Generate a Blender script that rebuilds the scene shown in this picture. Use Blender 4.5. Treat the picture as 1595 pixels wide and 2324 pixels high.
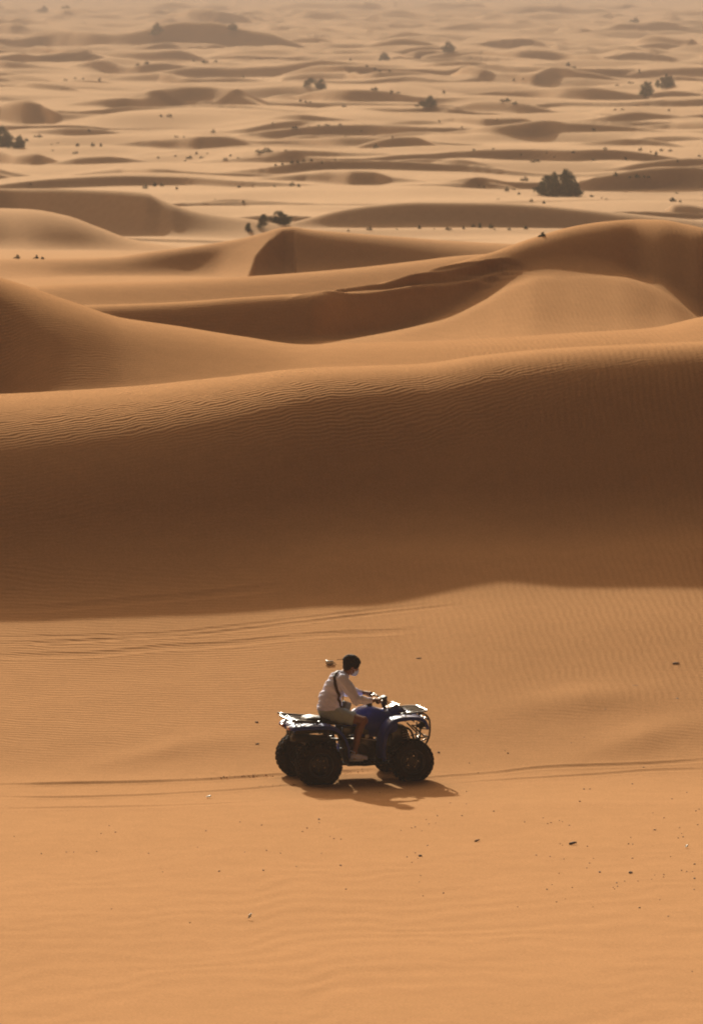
import bpy, bmesh, math, random
import numpy as np
from mathutils import Vector, Matrix, Euler
for o in list(bpy.data.objects): bpy.data.objects.remove(o)
random.seed(7); rng = np.random.default_rng(7)
S = bpy.context.scene
C = S.collection
R = math.radians

# ------------------------------------------------------------------ camera
H = 10.5                       # camera height above the sand under the quad bike
F = 13800.0                    # focal length measured on a 1595 x 2324 px print of the photograph
PITCH = math.atan((1162 + 60) / F)
cd = bpy.data.cameras.new('camera'); cam = bpy.data.objects.new('camera', cd); C.objects.link(cam)
cam.location = (0, 0, H); cam.rotation_euler = (R(90) - PITCH, 0, 0)
cd.sensor_fit = 'VERTICAL'; cd.sensor_height = 36; cd.sensor_width = 24; cd.lens = F / 2324 * 36
cd.clip_start = 0.5; cd.clip_end = 20000
cd.dof.use_dof = True; cd.dof.focus_distance = 81.0; cd.dof.aperture_fstop = 5.6
S.camera = cam
# ------------------------------------------------------------------ light
FILL_GLOW = 3.1
SUN_EL, SUN_AZ = 22.5, -11.0   # azimuth from straight ahead, negative = left
w = bpy.data.worlds.new('World'); S.world = w; w.use_nodes = True
nt = w.node_tree; bg = nt.nodes['Background']
sky = nt.nodes.new('ShaderNodeTexSky'); sky.sky_type = 'NISHITA'; sky.sun_disc = False
sky.sun_elevation = R(SUN_EL); sky.sun_rotation = R(SUN_AZ); sky.dust_density = 6.0; sky.air_density = 1.0; sky.ozone_density = 0.5
warm = nt.nodes.new('ShaderNodeMix'); warm.data_type = 'RGBA'; warm.blend_type = 'MULTIPLY'
warm.inputs[0].default_value = 1.0; warm.inputs[7].default_value = (.17, 0.034, 0.014, 1)   # cuts and reddens the sky light so shaded faces stay dark
nt.links.new(sky.outputs[0], warm.inputs[6])
# broad glow added to the sky round the sun to lighten shaded flat sand
tcw = nt.nodes.new('ShaderNodeTexCoord'); dot = nt.nodes.new('ShaderNodeVectorMath'); dot.operation = 'DOT_PRODUCT'
dot.inputs[1].default_value = (math.sin(R(SUN_AZ)) * math.cos(R(SUN_EL)), math.cos(R(SUN_AZ)) * math.cos(R(SUN_EL)), math.sin(R(SUN_EL)))
nrm = nt.nodes.new('ShaderNodeVectorMath'); nrm.operation = 'NORMALIZE'; nt.links.new(tcw.outputs['Generated'], nrm.inputs[0]); nt.links.new(nrm.outputs[0], dot.inputs[0])
clp = nt.nodes.new('ShaderNodeMath'); clp.operation = 'MAXIMUM'; clp.inputs[1].default_value = 0; nt.links.new(dot.outputs['Value'], clp.inputs[0])
pw = nt.nodes.new('ShaderNodeMath'); pw.operation = 'POWER'; pw.inputs[1].default_value = 7; nt.links.new(clp.outputs[0], pw.inputs[0])
ma = nt.nodes.new('ShaderNodeMath'); ma.operation = 'MULTIPLY_ADD'; ma.inputs[1].default_value = FILL_GLOW; ma.inputs[2].default_value = 0; nt.links.new(pw.outputs[0], ma.inputs[0])
scl = nt.nodes.new('ShaderNodeVectorMath'); scl.operation = 'SCALE'; scl.inputs[0].default_value = (26, 19.5, 12.5); nt.links.new(ma.outputs[0], scl.inputs['Scale'])
sm_ = nt.nodes.new('ShaderNodeVectorMath'); sm_.operation = 'ADD'; nt.links.new(scl.outputs[0], sm_.inputs[0]); nt.links.new(warm.outputs[2], sm_.inputs[1])
nt.links.new(sm_.outputs[0], bg.inputs[0])
bg.inputs[1].default_value = 0.05
sd = bpy.data.lights.new('sun', 'SUN'); sd.energy = 4.4; sd.angle = R(0.8); sd.color = (1.0, 0.95, 0.80)
so = bpy.data.objects.new('sun', sd); C.objects.link(so)
sp = Vector((math.sin(R(SUN_AZ)) * math.cos(R(SUN_EL)), math.cos(R(SUN_AZ)) * math.cos(R(SUN_EL)), math.sin(R(SUN_EL))))
so.rotation_euler = (-sp).to_track_quat('-Z', 'Y').to_euler(); so.location = sp * 300
S.view_settings.view_transform = 'Standard'; S.view_settings.look = 'None'; S.view_settings.gamma = 1
S.view_settings.exposure = 0.68
S.render.engine = 'CYCLES'
S.cycles.volume_bounces = 1; S.cycles.filter_width = 2.0

# ------------------------------------------------------------------ helpers
def tag(o, label=None, cat=None, group=None, kind=None):
    for k, v in (('label', label), ('category', cat), ('group', group), ('kind', kind)):
        if v: o[k] = v
    return o

def mat(name, color, rough=0.6, metal=0.0, spec=0.5, coat=0.0, noise=0.0, nscale=20.0, dust=0.0, emit=None, bump=0.0, bscale=60.0):
    m = bpy.data.materials.new(name); m.use_nodes = True; t = m.node_tree; b = t.nodes['Principled BSDF']
    b.inputs['Base Color'].default_value = (*color, 1); b.inputs['Roughness'].default_value = rough
    b.inputs['Metallic'].default_value = metal; b.inputs['Specular IOR Level'].default_value = spec
    b.inputs['Coat Weight'].default_value = coat; b.inputs['Coat Roughness'].default_value = 0.15
    tc = t.nodes.new('ShaderNodeTexCoord')
    if noise or dust:
        n = t.nodes.new('ShaderNodeTexNoise'); n.inputs['Scale'].default_value = nscale; n.inputs['Detail'].default_value = 4
        t.links.new(tc.outputs['Object'], n.inputs['Vector'])
        mx = t.nodes.new('ShaderNodeMix'); mx.data_type = 'RGBA'
        mx.inputs[6].default_value = (*[c * (1 - noise) for c in color], 1)
        mx.inputs[7].default_value = (*[min(1, c * (1 + noise)) for c in color], 1)
        t.links.new(n.outputs['Fac'], mx.inputs[0])
        last = mx.outputs[2]
        if dust:
            n2 = t.nodes.new('ShaderNodeTexNoise'); n2.inputs['Scale'].default_value = nscale * .35; n2.inputs['Detail'].default_value = 6
            t.links.new(tc.outputs['Object'], n2.inputs['Vector'])
            mr = t.nodes.new('ShaderNodeMapRange'); mr.inputs[1].default_value = .35; mr.inputs[2].default_value = .75
            mr.inputs[3].default_value = dust * .25; mr.inputs[4].default_value = dust
            t.links.new(n2.outputs['Fac'], mr.inputs[0])
            m2 = t.nodes.new('ShaderNodeMix'); m2.data_type = 'RGBA'; m2.inputs[7].default_value = (.42, .24, .12, 1)
            t.links.new(mr.outputs[0], m2.inputs[0]); t.links.new(last, m2.inputs[6]); last = m2.outputs[2]
        t.links.new(last, b.inputs['Base Color'])
    if bump:
        n3 = t.nodes.new('ShaderNodeTexNoise'); n3.inputs['Scale'].default_value = bscale; n3.inputs['Detail'].default_value = 3
        t.links.new(tc.outputs['Object'], n3.inputs['Vector'])
        bp = t.nodes.new('ShaderNodeBump'); bp.inputs['Strength'].default_value = bump; bp.inputs['Distance'].default_value = .01
        t.links.new(n3.outputs['Fac'], bp.inputs['Height']); t.links.new(bp.outputs[0], b.inputs['Normal'])
    return m

def interp(x, pts, col=1):
    p = np.array(pts, float)
    return np.interp(x, p[:, 0], p[:, col])

def smooth_interp(x, xs, ys):
    """monotone-ish cubic (PCHIP) interpolation, flat beyond the ends"""
    xs = np.asarray(xs, float); ys = np.asarray(ys, float)
    if len(xs) < 3: return np.interp(x, xs, ys)
    h = np.diff(xs); dlt = np.diff(ys) / h
    m = np.zeros_like(ys)
    same = dlt[:-1] * dlt[1:] > 0
    w1 = 2 * h[1:] + h[:-1]; w2 = h[1:] + 2 * h[:-1]
    with np.errstate(divide='ignore', invalid='ignore'):
        mm = (w1 + w2) / (w1 / dlt[:-1] + w2 / dlt[1:])
    m[1:-1] = np.where(same, mm, 0)
    m[0] = dlt[0]; m[-1] = dlt[-1]
    xc = np.clip(x, xs[0], xs[-1]); i = np.clip(np.searchsorted(xs, xc) - 1, 0, len(h) - 1)
    t = (xc - xs[i]) / h[i]
    return ((1 + 2*t) * (1-t)**2 * ys[i] + t * (1-t)**2 * h[i] * m[i] + t*t * (3 - 2*t) * ys[i+1] + t*t * (t-1) * h[i] * m[i+1])

def ray(px, py):
    """photo pixel -> (alpha = X/Y, T = drop/Y)"""
    xc = (np.asarray(px, float) - 797.5) / F; yc = -(np.asarray(py, float) - 1162) / F
    Y = math.cos(PITCH) + yc * math.sin(PITCH); Z = -math.sin(PITCH) + yc * math.cos(PITCH)
    return xc / Y, -Z / Y

# value noise (periodic hash), vectorised
_perm = rng.random((512, 512))
def vnoise(x, y):
    xi = np.floor(x).astype(int); yi = np.floor(y).astype(int); fx = x - xi; fy = y - yi
    fx = fx*fx*fx*(fx*(fx*6-15)+10); fy = fy*fy*fy*(fy*(fy*6-15)+10)
    a = _perm[xi % 512, yi % 512]; b = _perm[(xi+1) % 512, yi % 512]; c = _perm[xi % 512, (yi+1) % 512]; d = _perm[(xi+1) % 512, (yi+1) % 512]
    return (a*(1-fx)+b*fx)*(1-fy)+(c*(1-fx)+d*fx)*fy*1.0 - 0.5

def smax(a, b, k):
    h = np.clip(.5 + .5 * (a - b) / k, 0, 1)
    return b * (1 - h) + a * h + k * h * (1 - h)

# ------------------------------------------------------------------ the dunes
# Each ridge: crest as seen (x, y), its distance, the steepness of the camera-side face, how far the brow
# takes to turn over, and the lee slope.  All become heights in metres over the plan.
def P(s): return [tuple(float(q) for q in p.split(':')) for p in s.split()]
RIDGES = [
 # crest                                                             dist            face slope                    brow length                 back slope, blend
 dict(c=P('-500:905 -200:903 0:900 150:892 300:882 500:861 700:839 850:833 950:829 1100:808 1300:790 1450:783 1595:777 1900:770 2300:760'),
      d=P('-500:98.5 2300:98.5'), s=P('0:.64 1595:.66'), b=P('0:6.2 500:4.8 800:3.6 1100:3.0 1595:2.4'), r=.10, k=.45),
 dict(c=P('-700:600 -200:590 -80:598 0:629 60:648 180:690 280:722 330:730 400:740 550:764 700:783 800:780 1000:775 1300:757 1480:745 1595:720 1800:690 2300:660'),
      d=P('-500:110 700:109 1595:111'), s=P('-100:.66 0:.60 60:.52 120:.43 220:.34 350:.27 600:.17 800:.09 1595:.10'), b=P('-100:2.6 0:3.0 120:3.6 300:3.0 1595:3'), r=.16, k=.35, reach=7),
 dict(c=P('-400:760 0:720 170:694 300:690 400:686 550:675 700:665 797:655 880:640 962:616 1040:595 1117:573 1200:543 1300:514 1380:502 1448:498 1500:499 1550:508 1595:518 1750:560 2000:600'),
      d=P('0:124 700:126 1100:133 1450:138 1595:137'), s=P('0:.30 170:.40 280:.62 800:.66 1100:.58 1300:.50 1450:.52 1595:.62'), b=P('0:1.6 300:1.3 800:1.0 1000:1.2 1200:2.0 1450:2.4 1595:2'), r=.2, k=.22),
 dict(c=P('600:860 740:800 840:775 900:758 1000:727 1100:680 1150:650 1220:624 1300:618 1400:625 1480:648 1540:685 1595:730 1700:800'),
      d=P('740:124 900:126 1000:128.2 1150:131.2 1200:132.0 1300:133.2 1400:133.6 1480:133.6 1540:133.0 1595:132.9'), s=P('700:.10 1100:.13 1595:.14'), b=P('0:2 1595:2'), r=.2, k=.5, reach=9),
 dict(c=P('-400:690 0:662 100:648 350:639 600:625 797:609 947:592 1050:580 1150:575 1400:600'),
      d=P('0:142 1595:150'), s=P('0:.16 350:.20 800:.22'), b=P('0:2 1595:2'), r=.15, k=.25, reach=14),
 dict(c=P('-400:600 0:589 150:588 250:585 350:571 450:558 550:541 600:528 640:517 665:515 700:520 797:529 900:537 1000:545 1100:551 1300:560 1595:580'),
      d=P('0:171 1100:172'), s=P('0:.16 100:.25 170:.46 260:.60 420:.62 480:.46 530:.24 600:.18 625:.24 655:.48 690:.54 800:.54 950:.50 1150:.36'),
      b=P('0:2.6 200:2.2 400:1.6 560:1.0 640:.9 700:1.5 900:2.2 1100:3'), r=.14, k=.55, reach=P('0:30 490:30 540:16 560:6 580:3 610:1.6 645:.6 670:.6 700:30 1300:30')),
 dict(c=P('-300:470 0:473 65:475 150:489 225:516 300:544 425:572 600:610'),
      d=P('0:236 425:228'), s=P('-100:.3 60:.32 200:.50 330:.36 425:.3'), b=P('0:6 150:5 300:4'), r=.12, k=.5),
 dict(c=P('-300:430 0:428 100:428 200:430 330:437 365:452 400:466 470:484 560:496 700:520'),
      d=P('0:300 400:292'), s=P('0:.64 330:.64 420:.4 560:.2'), b=P('0:.9 200:1.1 400:2'), r=.1, k=.4),
 dict(c=P('600:515 680:501 720:490 780:475 850:465 950:458 1100:459 1200:463 1300:472 1400:482 1500:492 1595:500 1900:515'),
      d=P('0:300 1595:303'), s=P('650:.3 720:.5 760:.62 1300:.62 1420:.45 1595:.3'), b=P('700:1 1400:1.8'), r=.1, k=.4),
]
# dark lee faces farther out: (x, top, foot) triplets traced on the plain
FACES = '''
278:371:372 300:373:390 340:377:405 380:381:408 430:384:403 500:389:396 560:392:393
690:405:405 750:400:415 800:398:428 850:400:426 890:411:412
-60:325:335 0:333:345 40:343:368 90:345:375 145:359:360
320:326:326 400:320:335 450:316:343 500:318:338 570:331:331
610:324:324 700:318:334 797:324:331 830:331:331
785:351:352 850:335:353 900:328:352 940:327:349 990:341:342
-50:262:266 0:245:268 30:236:277 60:233:282 95:240:283 140:262:262
110:244:244 200:238:254 280:229:259 350:219:247 420:213:234 480:214:234 540:222:247 610:239:258 690:261:262
290:210:210 400:202:213 470:195:211 505:198:210 540:209:209
25:199:199 100:201:213 150:206:218 210:218:218
-40:136:140 0:140:155 80:150:161 160:158:166 250:166:166
60:113:113 100:111:121 150:113:135 200:117:138 235:128:128
-60:90:98 0:92:99 100:79:93 200:75:107 330:80:112 425:75:113 475:70:114 600:84:116 735:120:120
220:127:127 320:124:138 400:124:141 490:141:141
370:163:163 440:152:164 520:150:166 620:149:170 720:150:173 860:160:175 1055:192:192
360:168:168 420:171:187 500:173:189 580:180:190 660:200:200
670:221:221 740:216:239 797:217:246 880:218:242 960:224:224
600:276:276 700:268:283 790:275:276
780:276:277 850:271:284 900:272:288 970:280:280
1040:245:245 1080:236:249 1120:235:254 1180:237:262 1240:247:266 1330:268:268
1125:210:210 1200:205:216 1290:201:231 1350:203:235 1420:214:235 1510:231:231
1030:279:279 1100:281:299 1180:279:297 1225:288:288
1050:304:304 1130:303:323 1200:297:327 1250:293:322 1300:295:308 1420:302:302
1515:281:281 1560:276:290 1620:274:300 1700:280:280
1380:382:382 1450:372:385 1540:366:382 1640:372:372
1290:424:424 1400:408:428 1500:401:427 1620:400:425 1700:405:410
1500:478:478 1530:462:488 1560:462:490 1600:469:492 1660:480:481
1020:170:170 1060:167:186 1100:174:192 1150:192:192
1115:182:182 1160:177:187 1210:171:199 1260:167:193 1320:163:183 1400:180:180
1385:170:170 1480:161:172 1600:162:175 1700:168:168
1095:121:121 1160:118:136 1200:116:138 1245:113:138 1290:117:140 1350:131:150 1450:148:160 1620:158:160
790:120:120 850:101:120 900:98:121 950:104:121 1010:121:121
900:153:153 1000:150:166 1080:152:168 1170:168:168
780:160:160 850:172:187 950:175:187 1060:191:191
885:130:130 980:121:135 1070:130:130
1125:100:100 1200:89:104 1250:99:99
785:98:98 860:80:94 920:71:90 980:84:84
1330:78:78 1440:60:79 1500:54:78 1560:63:79 1640:80:80
1350:100:100 1480:97:116 1620:106:121 1700:112:112
940:70:70 1050:55:71 1150:57:73 1310:75:75
780:50:50 900:38:51 1030:49:49
370:47:47 450:37:58 520:41:61 610:58:58
-60:64:70 0:55:79 30:54:82 60:62:82 90:81:81
145:62:62 200:52:67 240:61:61
300:28:28 400:12:27 480:12:26 600:34:34
560:26:26 700:10:27 800:12:28 900:24:24
620:44:44 700:36:52 800:40:47 850:48:48
1080:30:30 1200:16:34 1330:20:34 1420:32:32
1300:12:12 1420:0:13 1520:6:14 1600:14:14
1060:46:46 1150:40:51 1260:43:52 1340:51:51
30:40:40 120:30:46 200:36:46 260:43:43
-40:20:20 60:6:21 140:8:22 220:20:20
1000:8:8 1080:-6:9 1180:-2:10 1240:8:8
250:0:0 350:-10:5 470:-8:6 560:2:2
1460:44:44 1540:30:46 1640:34:48 1700:44:44
250:300:300 330:296:304 420:298:305 480:304:304
1380:322:322 1460:314:326 1560:318:328 1640:325:325
960:390:390 1040:384:396 1100:388:396 1150:396:396
440:452:452 520:446:456 590:450:458 640:460:460
1000:424:424 1080:417:429 1150:421:429 1190:429:429
100:292:292 180:286:296 260:290:297 300:297:297
'''
def base_far(d): return interp(d, [(0, 0), (120, 3.0), (150, 2.55), (180, 1.9), (215, .8), (260, -1.2), (330, -3.0), (500, -3.6), (1200, -4.2), (4000, -5), (9000, -5)])

_FX = np.array([-600, 0, 400, 800, 1200, 1595, 2200.])
_FK = np.array([79, 81, 84, 88, 90.3, 92.6, 96.0])
_FZ = np.array([[0, .12, .33, .68, .98, 1.56, 2.3], [0, .13, .35, .70, 1.00, 1.59, 2.3], [0, .13, .35, .70, 1.02, 1.62, 2.35],
                [0, .14, .43, .87, 1.14, 1.75, 2.4], [0, .15, .48, 1.01, 1.29, 1.77, 2.4], [0, .15, .49, 1.04, 1.35, 1.84, 2.5], [0, .15, .5, 1.1, 1.45, 1.95, 2.6]])
_FD = np.arange(79, 96.01, .05)
_FT = np.array([smooth_interp(_FD, _FK, r_) for r_ in _FZ])
_FT = np.array([np.convolve(np.pad(r_, 20, 'edge'), np.hanning(23) / np.hanning(23).sum(), 'same')[20:-20] for r_ in _FT])
def floor_near(a, d):
    """sand between the camera's own dune and the foot of the big dune"""
    x = 797.5 + F * a
    xi = np.clip((x - _FX[0]) / 400.0, 0, len(_FX) - 1.001)
    xi = np.interp(x, _FX, np.arange(len(_FX))); i0 = np.clip(xi.astype(int), 0, len(_FX) - 2); fx = xi - i0; fx = fx * fx * (3 - 2 * fx)
    dj = np.clip((d - 79) / .05, 0, _FT.shape[1] - 1.001); j0 = dj.astype(int); fj = dj - j0
    rise = (_FT[i0, j0] * (1 - fj) + _FT[i0, j0 + 1] * fj) * (1 - fx) + (_FT[i0 + 1, j0] * (1 - fj) + _FT[i0 + 1, j0 + 1] * fj) * fx
    # ground climbs a little from the quad bike towards the camera, then up onto the camera's dune
    near = np.clip(79.0 - d, 0, 200)
    sm = np.clip((d - 79.0) / 3.5, 0, 1); rise = rise * sm * (2 - sm)
    z = np.where(d > 79.0, rise, 0.024 * near * np.clip(near / 3.0, 0, 1))
    g = np.clip(44.0 - d, 0, 100)
    z = z + np.where(g > 0, .205 * (np.sqrt(g * g + 9) - 3), 0)
    return z

def track_groove(X, d, pts, width, depth, z):
    """wheel rut: pts are plan points (X, Y) left to right"""
    p = np.array(pts); yc = smooth_interp(X, p[:, 0], p[:, 1])
    m = (X > p[0, 0] - .5) & (X < p[-1, 0] + .5)
    t = (d - yc) / (width / 2)
    g = -depth * np.exp(-t ** 4) + depth * .45 * (np.exp(-((t - 1.45) / .35) ** 2) + np.exp(-((t + 1.45) / .35) ** 2))
    if depth < 0: g = -depth * np.exp(-t * t)
    tp = np.clip(np.minimum(X - p[0, 0], p[-1, 0] - X) / max(1.0, width * 2.2) + .1, 0, 1); g = g * tp * tp * (3 - 2 * tp)
    wob = .75 + .5 * vnoise(X * 2.3, d * .1 + 7)
    return np.where(m & (np.abs(t) < 4), g * wob, 0)

TRACKS_MID = []
TRACKS = []          # filled once the smooth terrain can be sampled
BUMPS = []           # local sand humps (X, Y, rx, ry, h)

def height(X, Y, fine=True):
    d = Y; a = X / np.maximum(Y, 1.0)
    a = np.clip(a, -.6, .6)
    x = 797.5 + F * a
    z = floor_near(a, d)
    bf = base_far(d)
    t = np.clip((d - 96) / 6, 0, 1); t = t * t * (3 - 2 * t)
    z = z * (1 - t) + bf * t
    und = (vnoise(X / 9 + 3, d / 14 + 1) * .5 + vnoise(X / 23 + 9, d / 30) * .6)
    und_amp = np.clip((d - 105) / 200, 0, 1) * .34
    z = z + und * und_amp
    nz = np.zeros_like(z)
    if np.max(d) > 180:
        n0 = vnoise(X / 17 + 5, d / 21 + 2)
        n1 = vnoise(X / 16 + .6 * vnoise(X / 40, d / 30) + 11, (d + 14 * n0) / 14 + 4) + .45 * vnoise(X / 7 + 1, (d + 9 * n0) / 8)
        nz = n1 * interp(d, [(175, 0), (240, .8), (450, 1.5), (700, 2.0), (1100, 2.8), (2500, 4)])
        M_ = .050; ph = np.log(12 + M_ * d) / M_ + .42 * vnoise(X / 15 + 20, d / 60 + 3) + .20 * vnoise(X / 6 + 2, d / 30 + 8) + .5 * vnoise(X / 60, d / 90)
        t_ = ph - np.floor(ph); per = 12 + M_ * d; am = interp(d, [(235, 0), (300, .45), (450, .85), (900, 1.3), (2000, 2.2), (4000, 3)])
        am = am * np.clip(.38 + 1.7 * vnoise(X / 16 + 7, ph * .9 + 40), 0, 1)
        fl = np.clip(1.9 * am / per, .012, .2)
        up = np.clip(t_ / fl, 0, 1); up = up * up * (3 - 2 * up); dn = np.clip((1 - t_) / (1 - fl), 0, 1)
        nz = .75 * nz + am * np.minimum(up, dn ** 1.3) - .2 * am
        z = z + nz
    # gentle long swells on the near flat
    nearm = np.clip((97 - d) / 8, 0, 1)
    z = z + nearm * (vnoise(X / 7 + 31, d / 9 + 5) * .10 + vnoise(X / 3.1 + 2, d / 4.3) * .03 + vnoise((X - .35 * d) / 1.4, d / 2.2) * .012)
    z = z + np.clip((74 - d) / 8, 0, 1) * .0032 * np.sin(2 * math.pi * (d * 1.0 - X * .42 + 1.3 * vnoise(X / 1.6, d / 2.6) + 1.0 * vnoise(X / .6 + 9, d / 1.4)) / .95) * (vnoise(X / 2.5 + 4, d / 4 + 1) + .8)
    for r in RIDGES:
        c = np.array(r['c']); al, T = ray(c[:, 0], c[:, 1])
        dc_pts = interp(c[:, 0], r['d'])
        aw = a + (vnoise(d / 6.0, d * 0 + len(c)) * .0006)
        Tn = smooth_interp(aw, al, T)
        # beyond the traced ends, keep the last value
        dc = smooth_interp(aw, al, dc_pts)
        zc = H - dc * Tn
        s_ = np.array(r['s']); b_ = np.array(r['b']); s = smooth_interp(x, s_[:, 0], s_[:, 1]); b = smooth_interp(x, b_[:, 0], b_[:, 1])
        lo, hi = float(d.min()), float(d.max())
        tt = dc - d
        u = np.clip(tt / b, 0, 1)
        # integral of s*smoothstep: b*s*(u^3 - u^4/2)
        front = s * b * (u ** 3 - u ** 4 / 2) + s * np.clip(tt - b, 0, None) + np.clip(.66 - s, 0, None) * np.clip(tt - (interp(x, r['reach']) if isinstance(r.get('reach'), list) else r.get('reach', 60)), 0, None)
        back = r['r'] * np.clip(-tt, 0, None); back = back * np.clip(-tt / (b * .6), 0, 1)
        zr = zc - np.where(tt > 0, front, back)
        k = r['k']
        m = zr > z - k
        z = np.where(m, smax(z, zr, k), z)
    if np.max(d) > 200:
        for al, G, seed, dlo, dhi in FACE_GRID:
            sel = (a > al[0] - .01) & (a < al[-1] + .01) & (d > max(200, dlo)) & (d < dhi)
            if not sel.any(): continue
            aa = a[sel]; dd = d[sel]; XX = X[sel]
            aa = aa + vnoise(dd / 5., dd * 0 + seed) * .0005 + vnoise(XX / 3., dd / 6. + seed) * .0004
            df = np.interp(aa, al, G[0]); A = np.interp(aa, al, G[1]); m_ = np.interp(aa, al, G[2]); Tf = (H - base_far(df)) / df
            over = np.clip(np.maximum(al[0] - aa, aa - al[-1]), 0, None) * df
            zf = H - df * Tf
            dc = df + A; zc = zf + m_ * A * 1.0 - over * .12 - .03
            tt = dc - dd
            b = .75 * A + .4
            u = np.clip(tt / b, 0, 1)
            front = m_ * b * (u ** 3 - u ** 4 / 2) + m_ * np.clip(tt - b, 0, None)
            comp = m_ * b * .5                             # lost to the rounded brow
            back = .085 * np.clip(-tt, 0, None)
            zr = zc + .85 * nz[sel] + comp * .6 * np.clip(A / .5, 0, 1) - np.where(tt > 0, front, back)
            k = .07 + dd * .0002
            zz = z[sel]
            z[sel] = smax(zz, zr, k) - np.where(zr < zz - k, 0, 0)
    if fine:
        sel = (d > 112) & (d < 142)
        if sel.any() and TRACKS_MID:
            g = np.zeros(int(sel.sum()))
            for pts, wd, dp in TRACKS_MID: g += track_groove(X[sel], d[sel], pts, wd, dp, None)
            z[sel] = z[sel] + g
        sel = (d > 60) & (d < 100)
        if sel.any():
            XX = X[sel]; dd = d[sel]; zz = z[sel]; g = np.zeros_like(zz)
            for pts, wd, dp in TRACKS: g += track_groove(XX, dd, pts, wd, dp, zz)
            for (bx, by, rx, ry, hh) in BUMPS:
                g += hh * np.exp(-((XX - bx) / rx) ** 2 - ((dd - by) / ry) ** 2)
            z[sel] = zz + g
    return z

_dd = np.linspace(150, 9000, 60000); _TT = (H - base_far(_dd)) / _dd
def foot_dist(T): return np.interp(-T, -_TT, _dd)
FACE_DATA = []
for i, ln in enumerate(FACES.strip().split('\n')):
    q = np.array([[float(v) for v in t.split(':')] for t in ln.split()])
    al, T0 = ray(q[:, 0], q[:, 1]); _, T1 = ray(q[:, 0], q[:, 2])
    FACE_DATA.append((al, T0, T1, i * 3.7))
rr = random.Random(21)
traced = [(f[0].min(), f[0].max(), float(np.min(f[1])), float(np.max(f[2]))) for f in FACE_DATA]
for i in range(520):
    yc = rr.choice([rr.uniform(-45, 60), rr.uniform(20, 190), rr.uniform(150, 400)]); k = .25 + (yc + 60) / 330
    xc = rr.uniform(-150, 1750); L = rr.uniform(80, 230) * (.6 + .4 * k); hh = rr.uniform(5, 15) * min(1, .35 + k * .75)
    n = 7; xs = np.linspace(xc - L, xc + L, n); ph = rr.uniform(0, 6.3); sl = rr.uniform(-.03, .03)
    sh = np.array([0, .45, .85, 1, .8, .4, 0]) * (1 + .25 * np.sin(np.arange(n) + ph))
    if rr.random() < .5: sh = sh[::-1]
    mid = yc + sl * (xs - xc) + .25 * hh * np.sin(np.linspace(0, 4, n) + ph)
    al, T0 = ray(xs, mid - sh * hh * .7); _, T1 = ray(xs, mid + sh * hh * .3)
    if any(al[0] < t[1] * .75 + t[0] * .25 and al[-1] > t[0] * .75 + t[1] * .25 and T0.min() < t[3] and T1.max() > t[2] for t in traced): continue
    traced.append((al.min(), al.max(), float(T0.min()), float(T1.max()))); FACE_DATA.append((al, T0, T1, i * 1.3 + 500))
FACE_DATA.sort(key=lambda f: -float(np.mean(f[2])))

FACE_GRID = []
for al, T0, T1, seed in FACE_DATA:
    g = np.linspace(al[0], al[-1], 90); Tt = smooth_interp(g, al, T0); Tf = smooth_interp(g, al, T1)
    ker = np.hanning(15) / np.hanning(15).sum()
    sm = lambda v: np.convolve(np.pad(v, 7, 'edge'), ker, 'valid')
    mean = float((Tf * (Tf - Tt + 1e-5)).sum() / (Tf - Tt + 1e-5).sum())
    Tf = sm(mean + .2 * (Tf - mean)); Tt = sm(Tt)
    df = foot_dist(Tf)
    gx = np.abs(np.gradient(df, g * df)); m = .65 / np.sqrt(1 + .5 * np.minimum(gx, 2) ** 2)
    A = np.clip(df * (Tf - Tt) / (m + Tt), 0, None)
    FACE_GRID.append((g, np.array([df, A, m]), seed, float(df.min()) - 14, float(df.max()) + 75))
def hz(x, y): return float(height(np.array([x], float), np.array([y], float), False)[0])
_scan = np.concatenate([np.arange(50, 120, .05), np.arange(120, 400, .15), np.arange(400, 3000, 1.0)])
def on_ground(px, py):
    """first point of the sand along the view ray through (px, py)"""
    al, T = ray(px, py)
    z = height(al * _scan, _scan, False)
    hit = np.nonzero(z >= H - T * _scan)[0]
    i = hit[0] if len(hit) else len(_scan) - 1
    return Vector((float(al) * _scan[i], _scan[i], float(z[i])))

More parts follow.
